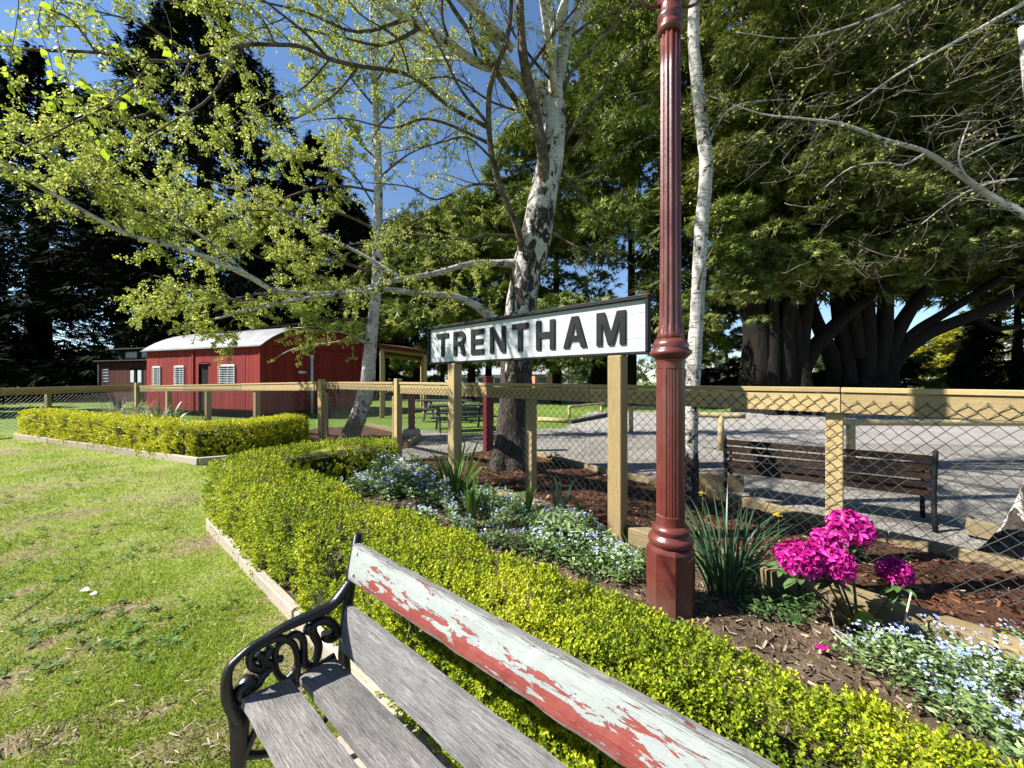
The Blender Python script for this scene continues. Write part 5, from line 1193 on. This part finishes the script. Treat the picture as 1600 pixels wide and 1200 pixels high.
for s_ in ([(1310,600,19.5,.45),(1296,550,19.4,.4),(1275,500,19.5,.32),(1255,440,19.6,.24)], [(1325,600,19.2,.45),(1318,540,19.2,.4),(1308,470,19.2,.34),(1300,390,19.3,.24)],
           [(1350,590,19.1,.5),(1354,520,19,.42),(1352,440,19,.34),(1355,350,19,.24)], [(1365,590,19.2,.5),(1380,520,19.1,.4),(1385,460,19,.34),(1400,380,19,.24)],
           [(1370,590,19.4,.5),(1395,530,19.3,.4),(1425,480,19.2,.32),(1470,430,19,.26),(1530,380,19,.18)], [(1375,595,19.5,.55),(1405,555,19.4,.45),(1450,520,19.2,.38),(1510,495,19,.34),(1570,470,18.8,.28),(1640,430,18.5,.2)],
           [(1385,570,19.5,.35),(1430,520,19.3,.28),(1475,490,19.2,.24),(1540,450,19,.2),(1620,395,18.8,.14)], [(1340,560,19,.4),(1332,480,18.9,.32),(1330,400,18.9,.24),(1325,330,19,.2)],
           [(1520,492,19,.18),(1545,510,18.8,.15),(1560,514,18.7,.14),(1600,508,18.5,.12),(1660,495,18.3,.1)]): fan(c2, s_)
def bottom_z(x): # lower edge of the big crowns over the ground
    for (a, za), (b_, zb_) in zip(BT[:-1], BT[1:]):
        if a <= x <= b_: return za+(zb_-za)*(x-a)/(b_-a)
    return BT[-1][1]
BT = [(0,3.2),(9,3.8),(11,5.0),(14,5.4),(18,6.2),(24,7.2),(30,6.2),(60,5.2)]
def bigcrown(root, x0, x1, y0, y1, ztop, nl, n, size, mat, rlo, rhi):
    lobes = []
    for _ in range(nl):
        X, Y = R.uniform(x0, x1), R.uniform(y0, y1); z = bottom_z(X)+R.random()**1.1*(ztop-bottom_z(X)); lobes.append((X, Y, z, R.uniform(rlo, rhi)))
    lobed(root, lobes, n, mat, size, .35)
bigcrown(c1, 8.5, 18.5, 14.5, 19, 19, 210, 56000, .255, M_cyp, .5, 1.3)
bigcrown(c1, 8.5, 18, 19, 24, 22, 60, 9000, .75, M_cyp, 1.4, 2.4)
bigcrown(c2, 17.5, 29, 15, 20, 18, 210, 52000, .28, M_cyp, .55, 1.4)
bigcrown(c2, 18, 32, 20, 26, 22, 70, 13000, .8, M_cyp, 1.4, 2.6)
c3 = thing('cypress_tree', 'spreading dark cypress whose foliage overhangs the right edge', 'tree', (33,23,0)); trunkmb(c3, [(33,23,-.1),(33,23,6),(33,23,14)], [1.3,1.1,.4], n=14)
bigcrown(c3, 25, 37, 17, 24, 16, 90, 18000, .45, M_cyp, 1.2, 2.2)
# hanging foliage curtains at the lower rim of the nearest crown
lobes = [(P(x, yy, d).x, d, P(x, yy, d).z, r) for x, yy, d, r in ((1130,400,15,.8),(1160,440,15,.7),(1190,455,15,.55),(1185,500,14.8,.3),(1120,350,15,.9),(1230,430,15,.7),(1260,400,15,.8),(1310,420,15.5,.6),(1360,400,15.5,.8),(1420,380,15.5,.7),(1435,440,15,.4),(1480,350,15.5,.8),(1150,330,14.6,.8),(1090,470,16,.6),(1550,330,15,.8))]
lobed(c1, lobes, 5200, M_cyp2, .26, .5, name='hanging_foliage')
def dead_twigs(root, n, x0, x1, y0, y1, zlo, zhi):
    A, B, r0, r1 = [], [], [], []
    for _ in range(n):
        p = Vector((R.uniform(x0,x1), R.uniform(y0,y1), R.uniform(zlo,zhi))); d = Vector((R.gauss(0,1),R.gauss(-.6,.6),R.gauss(-.1,.5))).normalized()
        for k in range(6):
            q = p+d*R.uniform(.18,.4); A.append(tuple(p)); B.append(tuple(q)); r0.append(.014-.002*k); r1.append(.012-.002*k)
            if R.random() < .7: e = q+(d+Vector((R.gauss(0,.8),R.gauss(0,.8),R.gauss(0,.8)))).normalized()*R.uniform(.2,.5); A.append(tuple(q)); B.append(tuple(e)); r0.append(.008); r1.append(.003)
            p = q; d = (d+Vector((R.gauss(0,.25),R.gauss(0,.25),R.gauss(0,.25)))).normalized()
    tag(link('dead_twigs', segs_mesh('dead_twigs', A, B, r0, r1, M_paletwig), root), kind='stuff')
dead_twigs(c1, 130, 8.5, 18.5, 13.6, 14.8, 4.8, 15); dead_twigs(c2, 110, 16.5, 28, 14.2, 15.4, 5.5, 14)
# behind the trunks
x, y = px_xy(1590, 27); conifer(x, y, 9.5, 4.0, 4500, M_dcon, 'dark blue green spruce at the right edge beyond the gravel', size=.6, z0=.3)
x, y = px_xy(1560, 34); conifer(x, y, 12, 4.2, 3500, M_cyp, 'grey green conifer right of the yellow shrub', size=.6, z0=.5)
mass('rounded yellow leaved shrub glowing beyond the giant cypress', 1468, 34, 5.4, 3.7, .9, 6500, M_yel, .32, 30, name='yellow_shrub', trunk=True, tr=.12)
mass('dark clipped dome shrub beside the fanning trunks', 1408, 27, 2.9, .95, .2, 1800, M_dcon, .22, 14, name='dome_shrub', trunk=False)
mass('second dark dome shrub just left of the yellow shrub', 1440, 29, 3.4, 1.1, .2, 1800, M_cyp, .24, 14, name='dome_shrub', trunk=False)
mass('bronze twiggy bush between the two giant trunks', 1285, 33, 4.2, 2.3, .5, 2200, M_far, .3, 14, name='bush', trunk=False)
for px_, d, hh, lb in ((1500,30,1.9,'low green shrub row under the yellow shrub'),(1545,32,2.0,'low green shrub beside the dark spruce'),(1120,32,3.4,'dark rounded shrub left of the giant trunk'),(1290,28,2.0,'low dark shrub in the gap between giant trunks'),(1150,30,2.1,'low dark shrub at the foot of the giant trunk')):
    mass(lb, px_, d, hh, 1.6, .1, 2000, M_cyp2 if 'green' in lb else M_dcon, .3, 12, name='shrub', trunk=False)
for px_, d, hh, rr_, mt, lb in ((560,60,5,4,M_yel,'bright green bush seen far through the shelter'),(640,50,3.4,2.2,M_yel,'yellow green bush in front of the small white house'),(880,70,6,3.5,M_far,'pale bare bush by the far white ute'),(915,60,4.5,2.5,M_far,'grey green bush behind the far cars'),(1085,44,7,3,M_cyp,'dark conifer seen just left of the white birch trunk'),(1135,48,9,3.4,M_dcon,'dark conifer far off right of the white birch trunk')):
    mass(lb, px_, d, hh, rr_, .5, 2400, mt, .5, 14, name='far_bush' if hh < 6.5 else 'far_tree', trunk=hh > 6)
b = MB()
def treeline():
    n = 6000; X = NR.uniform(-190, 210, n); Y = 118+NR.random(n)*16; top = 5.5+5*vnoise(X*.06, X*0, seed=31)+3*vnoise(X*.25, X*0, seed=32)
    pos = np.stack([X, Y, NR.random(n)**.7*top], 1); D = NR.normal(size=(n,3))
    return tag(link('distant_trees', scatter('distant_trees', SPR_V, SPR_F, pos, frames(D), 1.5+NR.random(n)*2, M_far)), 'distant belt of grey green trees closing the horizon', 'trees', kind='stuff')
treeline()

# ================================================================== garden plants
def blades(name, label, x, y, n, h, wdt, spread, mat, cat='plant', lean=.55, seg=6, group=None, z0=.01):
    root = thing(name, label, cat, (x,y,0), 0, group); V, Fa = [], []
    for i in range(n):
        a = R.random()*2*PI; r = spread*math.sqrt(R.random()); bx_, by_ = x+math.cos(a)*r*.35, y+math.sin(a)*r*.35
        l = h*R.uniform(.6,1.08); ln = lean*R.uniform(.15,1.1); a2 = a+R.gauss(0,.5); tw = R.random()*PI; w0 = wdt*R.uniform(.7,1.2); o = len(V); px_, pz = 0, z0; el = PI/2-ln*.35
        for k in range(seg+1):
            t = k/seg; ww = w0*(1-t**2.2)*(.6+.8*min(1, t*3)) if k < seg else .0003; cx, cy = bx_+math.cos(a2)*px_, by_+math.sin(a2)*px_
            V += [(cx+math.cos(tw)*ww/2, cy+math.sin(tw)*ww/2, pz), (cx-math.cos(tw)*ww/2, cy-math.sin(tw)*ww/2, pz)]
            px_ += math.cos(el)*l/seg; pz += math.sin(el)*l/seg; el -= ln*.22*(1+t)
            if k: Fa.append((o+2*k-2, o+2*k-1, o+2*k+1, o+2*k))
    tag(link('leaves', np_mesh('leaves', np.array(V), np.array(Fa), mat, True), root), kind='stuff' if n > 40 else None); return root
def gp(x, y): g = G(x, y); return g.x, g.y
blades('daffodil_clump', 'dense clump of dark green daffodil leaves right of the lamp post', *gp(1135,930), 125, .72, .013, .34, M_daf, lean=.9)
blades('iris_clump', 'tall strappy iris clump at the foot of the left nameboard post', *gp(712,778), 34, .80, .036, .40, M_strap, lean=.8)
blades('iris_clump', 'small broad leaved iris fan right of the left nameboard post', *gp(735,812), 9, .52, .04, .16, M_strap, lean=.5)
blades('iris_clump', 'narrow iris fan halfway between the nameboard posts', *gp(762,808), 6, .46, .032, .12, M_strap, lean=.4)
blades('iris_clump', 'iris fan in front of the middle fence post', *gp(822,812), 7, .52, .034, .14, M_strap, lean=.5)
blades('iris_clump', 'grey green iris shoots left of the right nameboard post', *gp(875,812), 7, .46, .03, .16, M_daf, lean=.6)
blades('iris_clump', 'two short iris blades sticking up behind the near hedge', *gp(923,945), 3, .30, .026, .1, M_daf, lean=.4)
blades('iris_clump', 'pale iris blades among the left forget-me-nots', *gp(592,762), 6, .38, .028, .2, M_daf, lean=.8)
blades('tussock', 'pale grassy tussock behind the long far hedge', -12.0, 12.0, 170, 1.0, .022, 1.3, M_pale, lean=1.0)
blades('tussock', 'second pale grassy tussock by the fence corner', -10.9, 11.7, 110, .9, .02, 1.0, M_pale, lean=1.0)
blades('strap_plant', 'bright green strap leaved clump behind the far hedge near the shed', -9.55, 10.7, 34, .95, .05, .8, M_strap, lean=.7)
blades('strap_plant', 'small green strap leaved plant behind the far hedge near the shed corner', -7.6, 9.7, 10, .75, .045, .4, M_strap, lean=.6)
blades('grass_tuft', 'thin green grass tuft under the right nameboard post', *gp(985,870), 30, .2, .006, .2, M_herb, lean=1.2)
blades('grass_tuft', 'low weedy tuft beside the daffodil clump', *gp(1215,905), 40, .16, .008, .3, M_rhol, lean=1.4)
def herbs(name, poly, n, mat_l, h, label, ls=.03, flowers=0, fz=.16, clump=2.2, seed=1, fsz=.0075):
    poly = [gp(*p) for p in poly]; xs = np.array([p[0] for p in poly]); ys = np.array([p[1] for p in poly])
    def samp(k):
        X = NR.uniform(xs.min(), xs.max(), k*5); Y = NR.uniform(ys.min(), ys.max(), k*5); ins = np.zeros(len(X), bool); j = len(poly)-1
        for i in range(len(poly)):
            c = ((ys[i] > Y) != (ys[j] > Y)) & (X < (xs[j]-xs[i])*(Y-ys[i])/(ys[j]-ys[i]+1e-12)+xs[i]); ins ^= c; j = i
        hh = vnoise(X*clump, Y*clump, seed=seed)*.65+vnoise(X*clump*3, Y*clump*3, seed=seed+1)*.35; ins &= hh > .40+.12*NR.random(len(X)); return X[ins][:k], Y[ins][:k], hh[ins][:k]
    X, Y, hh = samp(n); m = len(X); zt_ = h*np.clip((hh-.3)*2.4, .15, 1.2); z = .015+NR.random(m)**.7*zt_
    tv = [(0,0,0),(.45,.20,.05),(1,0,-.05),(.45,-.20,.05)]; D = NR.normal(size=(m,3)); D[:,2] = np.abs(D[:,2])*.5-.1
    tag(link(name, scatter(name, tv, [(0,1,2,3)], np.stack([X,Y,z],1), frames(D, roll=NR.normal(size=m)*.7), ls*(.5+NR.random(m)), mat_l)), label, 'ground cover', kind='stuff')
    if flowers:
        X, Y, hh = samp(flowers//3); X = np.repeat(X, 3)+NR.normal(size=3*len(X))*.012; Y = np.repeat(Y, 3)+NR.normal(size=len(X))*.012; hh = np.repeat(hh, 3); m = len(X)
        z = .02+h*np.clip((hh-.3)*2.4, .15, 1.2)*1.0+NR.random(m)*.045; tv, tf = [(0,0,-.1)], []
        for k in range(5):
            a = k*2*PI/5; o = len(tv); tv += [(math.cos(a-.45)*.7, math.sin(a-.45)*.7, .05),(math.cos(a)*1.05, math.sin(a)*1.05, .12),(math.cos(a+.45)*.7, math.sin(a+.45)*.7, .05)]; tf.append((0,o,o+1,o+2))
        D = NR.normal(size=(m,3))*.35; D[:,2] += 1.0; D[:,1] -= .3; fr = frames(D, up=np.tile([1.,0,0],(m,1))); fr = fr[:,[1,2,0]]
        tag(link(name+'_flowers', scatter(name+'_flowers', tv, tf, np.stack([X,Y,z],1), fr, fsz*(.7+NR.random(m)*.7), M_blue)), label.replace('leafy', 'tiny pale blue flowers over'), 'flowers', kind='stuff')
herbs('forget_me_nots', [(462,752),(560,742),(690,765),(720,820),(690,845),(600,805),(500,775)], 9000, M_herb, .30, 'leafy forget-me-nots between the curved hedge arms', .05, 900, seed=41, fsz=.011)
herbs('forget_me_nots', [(690,800),(760,775),(900,810),(985,880),(1010,915),(960,925),(860,890),(720,850)], 15000, M_herb, .17, 'leafy forget-me-nots along the middle of the bed before the nameboard', .036, 800, seed=43, fsz=.0085)
herbs('forget_me_nots', [(1290,1025),(1400,1010),(1500,1020),(1700,990),(1900,1200),(1600,1260),(1480,1150),(1380,1080)], 8000, M_herb, .20, 'leafy forget-me-nots in the near right corner of the bed', .028, 1150, seed=47, fsz=.0072)
herbs('leafy_weeds', [(1085,880),(1180,890),(1290,960),(1250,990),(1130,960)], 1500, M_rhol, .10, 'sparse dark weeds between lamp post and rhododendron', .03, 0, seed=51)
# leafy perennials in the middle of the bed
def bushy(name, label, x, y, n, h, r, ls, mat, wd=.22):
    root = thing(name, label, 'plant', (x,y,0)); A, B = [], []; pos, D = [], []
    for _ in range(n):
        a = R.random()*2*PI; e = Vector((x+math.cos(a)*r*R.random(), y+math.sin(a)*r*R.random(), h*R.uniform(.6,1.05))); A.append((x+R.gauss(0,.02),y+R.gauss(0,.02),0)); B.append(tuple(e))
        for k in range(16):
            t = R.uniform(.3,1); p = Vector(A[-1]).lerp(e, t); th = R.random()*2*PI; pos.append(tuple(p)); D.append((math.cos(th), math.sin(th), R.uniform(-.2,.9)))
    link('stems', segs_mesh('stems', A, B, np.full(n,.004), np.full(n,.002), M_stem), root); m = len(pos)
    tv = [(0,0,0),(.4,wd,.06),(.75,wd*.7,.02),(1,0,-.08),(.75,-wd*.7,.02),(.4,-wd,.06)]
    tag(link('leaves', scatter('leaves', tv, [(0,1,2,3),(0,3,4,5)], np.array(pos), frames(np.array(D)), ls*(.6+NR.random(m)*.7), mat), root), kind='stuff' if m > 300 else None)
bushy('young_rhododendron', 'young leafy rhododendron without flowers in the middle of the bed', *gp(878,868), 9, .34, .20, .095, M_herb, .17)
bushy('perennial', 'leafy green perennial against the sleeper behind the young shrub', *gp(905,825), 12, .25, .25, .07, M_rhol, .15)
bushy('perennial', 'dark leafy plant below the left nameboard post', *gp(655,752), 14, .36, .3, .09, M_rhol, .2)
bushy('perennial', 'small bright weed at the foot of the right nameboard post', *gp(1000,888), 9, .16, .16, .05, M_herb, .15)
bushy('perennial', 'small dark seedling on the bark beyond the fence', *gp(872,728), 8, .2, .25, .09, M_rhol, .2)

# --- pink rhododendron
rx, ry = gp(1340,985); rh = thing('rhododendron', 'young rhododendron with bright magenta flower heads beside the fence', 'shrub', (rx,ry,0)); rb_ = Vector((rx,ry,0)); d0 = ry
heads = [(1327,829,33,2.24),(1290,848,22,2.20),(1252,876,31,2.10),(1303,882,30,2.08),(1226,866,16,2.3),(1399,895,24,2.2),(1278,864,22,2.14)]
st = MB(); LP, LD = [], []
for hx, hy, hr, hd in heads:
    c = P(hx, hy, hd); rr_ = hr/F*hd; e = c-Vector((0,0,rr_*.55)); mid = rb_.lerp(e, .5)+Vector((R.gauss(0,.02),R.gauss(0,.02),-.02)); q, r2 = smooth([rb_, mid, e], [.009,.007,.005], 4); st.tube(q, r2, 6)
    for _ in range(17):
        a = R.random()*2*PI; LP.append(tuple(e+Vector((0,0,R.uniform(-.03,.01))))); LD.append((math.cos(a), math.sin(a), R.uniform(-.7,.15)))
    for _ in range(3): t = R.uniform(.35,.85); a = R.random()*2*PI; LP.append(tuple(rb_.lerp(e, t))); LD.append((math.cos(a), math.sin(a), R.uniform(-.5,.5)))
    # one ball of open flowers
    nf = 54; V, Fa = [], []; tv = []
    for i in range(nf):
        ph = math.acos(1-1.45*(i+.5)/nf); th = i*2.39996; dn = Vector((math.sin(ph)*math.cos(th), math.sin(ph)*math.sin(th), math.cos(ph))); t1 = dn.orthogonal().normalized(); t2 = dn.cross(t1); fc = c+dn*rr_*R.uniform(.52,.82); fs = rr_*.37
        for k in range(5):
            a = k*2*PI/5+th; ax = t1*math.cos(a)+t2*math.sin(a); sd = dn.cross(ax); o = len(V); j = lambda: Vector((R.gauss(0,1),R.gauss(0,1),R.gauss(0,1)))*fs*.13
            V += [tuple(fc), tuple(fc+ax*fs*.40+dn*fs*.34+sd*fs*.20+j()), tuple(fc+ax*fs*.80+dn*fs*.46+sd*fs*.30+j()), tuple(fc+ax*fs*.98+dn*fs*.38+j()), tuple(fc+ax*fs*.80+dn*fs*.46-sd*fs*.30+j()), tuple(fc+ax*fs*.40+dn*fs*.34-sd*fs*.20+j())]
            Fa += [(o,o+1,o+2,o+3),(o,o+3,o+4,o+5)]
    link('flower_head', np_mesh('flower_head', np.array(V), np.array(Fa), M_pink, False), rh)
st.build('stems', M_stem, rh)
tv = [(0,0,0),(.25,.12,.02),(.55,.17,.03),(.85,.10,0),(1,0,-.05),(.85,-.10,0),(.55,-.17,.03),(.25,-.12,.02)]
tf = [(0,1,2,2),(0,2,3,4),(0,4,5,6),(0,6,7,7)]; tf3 = [(0,1,2),(0,2,3),(0,3,4),(0,4,5),(0,5,6),(0,6,7)]
lm = np_mesh('leaf', np.array(tv)*.115, np.array(tf3), M_rhol, False); fr_ = frames(np.array(LD))
for i in range(len(LP)):
    o = bpy.data.objects.new('leaf', lm); C.objects.link(o); o.parent = rh; m3 = Matrix([list(r_) for r_ in fr_[i]]).transposed(); o.matrix_basis = Matrix.Translation(Vector(LP[i])-rb_) @ m3.to_4x4() @ Matrix.Scale(R.uniform(.7,1.1), 4)
lm2 = np_mesh('leaf', np.array(tv)*.13, np.array(tf3), M_rhoy, False)
for k in range(7):
    a = -2.6+k*.45; o = bpy.data.objects.new('leaf', lm2); C.objects.link(o); o.parent = rh; o['label'] = 'yellow green old leaf at the stem base'; m3 = Matrix([list(r_) for r_ in frames(np.array([[math.cos(a), math.sin(a), -.35]]))[0]]).transposed(); o.matrix_basis = Matrix.Translation(Vector((0,0,.12))) @ m3.to_4x4()
# canes and tie
for (p0, p1, lb) in ((P(1312,985,2.12), P(1291,925,2.05), 'left bamboo cane staking the rhododendron'), (P(1402,1020,2.06), P(1424,925,2.1), 'right bamboo cane staking the rhododendron')):
    b = MB(); p0 = Vector((p0.x,p0.y,.0)); b.tube([p0, p1], [.0045,.004], 7); tag(b.build('garden_cane', M_cane, base=tuple(p0)), lb, 'cane')
b = MB(); q, r2 = smooth([P(1298,982,2.0), P(1318,992,1.98), P(1345,1015,1.96), P(1372,1024,1.95)], [.004]*4, 5); b.tube(q, [(.002,.007)]*len(q), 6); q, r2 = smooth([P(1300,985,2.0), P(1325,1008,1.97), P(1352,1022,1.95)], [.004]*3, 5); b.tube(q, [(.002,.005)]*len(q), 6)
tag(b.build('plant_tie', M_tie, base=tuple(P(1298,982,2.0))), 'loose pale plastic plant tie at the foot of the rhododendron', 'plant tie')
V, Fa = [], []; c = G(1283,1015,.05)
for k in range(9):
    a = k*.7; o = len(V); e = .024; V += [tuple(c), tuple(c+Vector((math.cos(a)*e, math.sin(a)*e, .012))), tuple(c+Vector((math.cos(a+.4)*e*1.4, math.sin(a+.4)*e*1.4, .004*k))), tuple(c+Vector((math.cos(a+.8)*e, math.sin(a+.8)*e, .012)))]; Fa.append((o,o+1,o+2,o+3))
tag(link('fallen_flower', np_mesh('fallen_flower', np.array(V), np.array(Fa), M_pink), base=tuple(c)), 'fallen magenta blossom on the mulch behind the near hedge', 'flower')
for px_, py_, zz, lb in ((1097,770,.36,'yellow daffodil flower left of its leaf clump'), (1215,805,.30,'yellow daffodil flower on the bark behind the leaf clump')):
    c = G(px_, py_, .3); root = thing('daffodil', lb, 'flower', (c.x,c.y,0)); b = MB(); b.tube([Vector((c.x,c.y,0)), Vector((c.x+.01,c.y,.3))], .003, 6); b.build('stem', M_strap, root)
    b = MB(); b.lathe(c-Vector((0,0,.0)), [(.008,0),(.014,.012),(.017,.02)], 10, capb=False); 
    b.build('trumpet', M_dafy, root); b = MB()
    for k in range(6): a = k*PI/3; dx, dy = math.cos(a), math.sin(a); b.quad([c, c+Vector((dx*.022-dy*.012,dy*.022+dx*.012,.004)), c+Vector((dx*.045,dy*.045,.0)), c+Vector((dx*.022+dy*.012,dy*.022-dx*.012,.004))])
    b.build('petals', M_dafy, root)

# ================================================================== litter on the lawn
b = MB(); q, r2 = smooth([G(18,968,.012), G(60,940,.015), G(98,912,.012), G(124,893,.02), G(131,880,.03), G(125,874,.02), G(105,873,.012)], [.004,.0045,.004,.003,.0025,.002,.0015], 5); b.tube(q, r2, 6); tag(b.build('fallen_twig', M_twig, base=tuple(q[0])), 'thin dark fallen twig curving across the lawn', 'twig')
for i, (px_, py_, lb) in enumerate(((133,922,'larger pale blue white scrap lying on the lawn'),(146,928,'smaller pale scrap beside the larger one on the lawn'))):
    c = G(px_, py_, .025); s_ = .03-.008*i; b = MB(); n = 7; ring = [c+Vector((math.cos(k*2*PI/n)*s_*R.uniform(.6,1.2), math.sin(k*2*PI/n)*s_*R.uniform(.5,1), R.uniform(0,.012))) for k in range(n)]
    for k in range(n): b.quad([c+Vector((0,0,.008)), ring[k], ring[(k+1)%n]])
    tag(b.build('scrap', M_petalw, base=tuple(c)), lb, 'litter')
def weeds():
    n = 900; d = 1.2*np.exp(NR.random(n)*1.9); x = (NR.random(n)*1.6-1.35)*d; k = (d < 3.83-.89*(x+2.94)-.1) & (x > -9) & (vnoise(x*.9, d*.9, seed=61) > .52); x, d = x[k], d[k]; X = np.repeat(x, 7)+NR.normal(size=7*len(x))*.012; Y = np.repeat(d, 7)+NR.normal(size=7*len(x))*.012; a = NR.random(len(X))*2*PI
    tag(link('lawn_weeds', scatter('lawn_weeds', [(0,0,0),(.4,.22,.1),(1,0,.05),(.4,-.22,.1)], [(0,1,2,3)], np.stack([X,Y,np.full(len(X),.02)],1), frames(np.stack([np.cos(a),np.sin(a),np.full(len(X),.25)],1)), NR.uniform(.025,.055,len(X)), M_strap)), 'flat broad leaved weeds dotted through the lawn', 'weeds', kind='stuff')
weeds()
def straw():
    n = 14000; d = 1.1*np.exp(NR.random(n)*1.9); x = (NR.random(n)*1.7-1.4)*d; lim = 3.83-.89*(x+2.94)-.05; k = (d < lim)&(x > -8); x, d = x[k], d[k]; n = len(x); D = NR.normal(size=(n,3)); D[:,2] *= .12
    dm = dirtmask(x, d); kk = NR.random(n) < .22+dm; x, d, D = x[kk], d[kk], D[kk]; n = len(x)
    tag(link('lawn_litter', scatter('lawn_litter', [(-.5,-.06,0),(.5,-.03,.02),(.5,.04,0),(-.5,.06,.03)], [(0,1,2,3)], np.stack([x,d,np.full(n,.022)],1), frames(D, roll=NR.random(n)), NR.uniform(.012,.05,n), M_chip2)), 'dry straw and bark litter scattered over the worn lawn', 'litter', kind='stuff')
straw()
print('objects', len(bpy.data.objects), 'tris ~', sum(len(o.data.polygons)*2 for o in bpy.data.objects if o.type == 'MESH'))
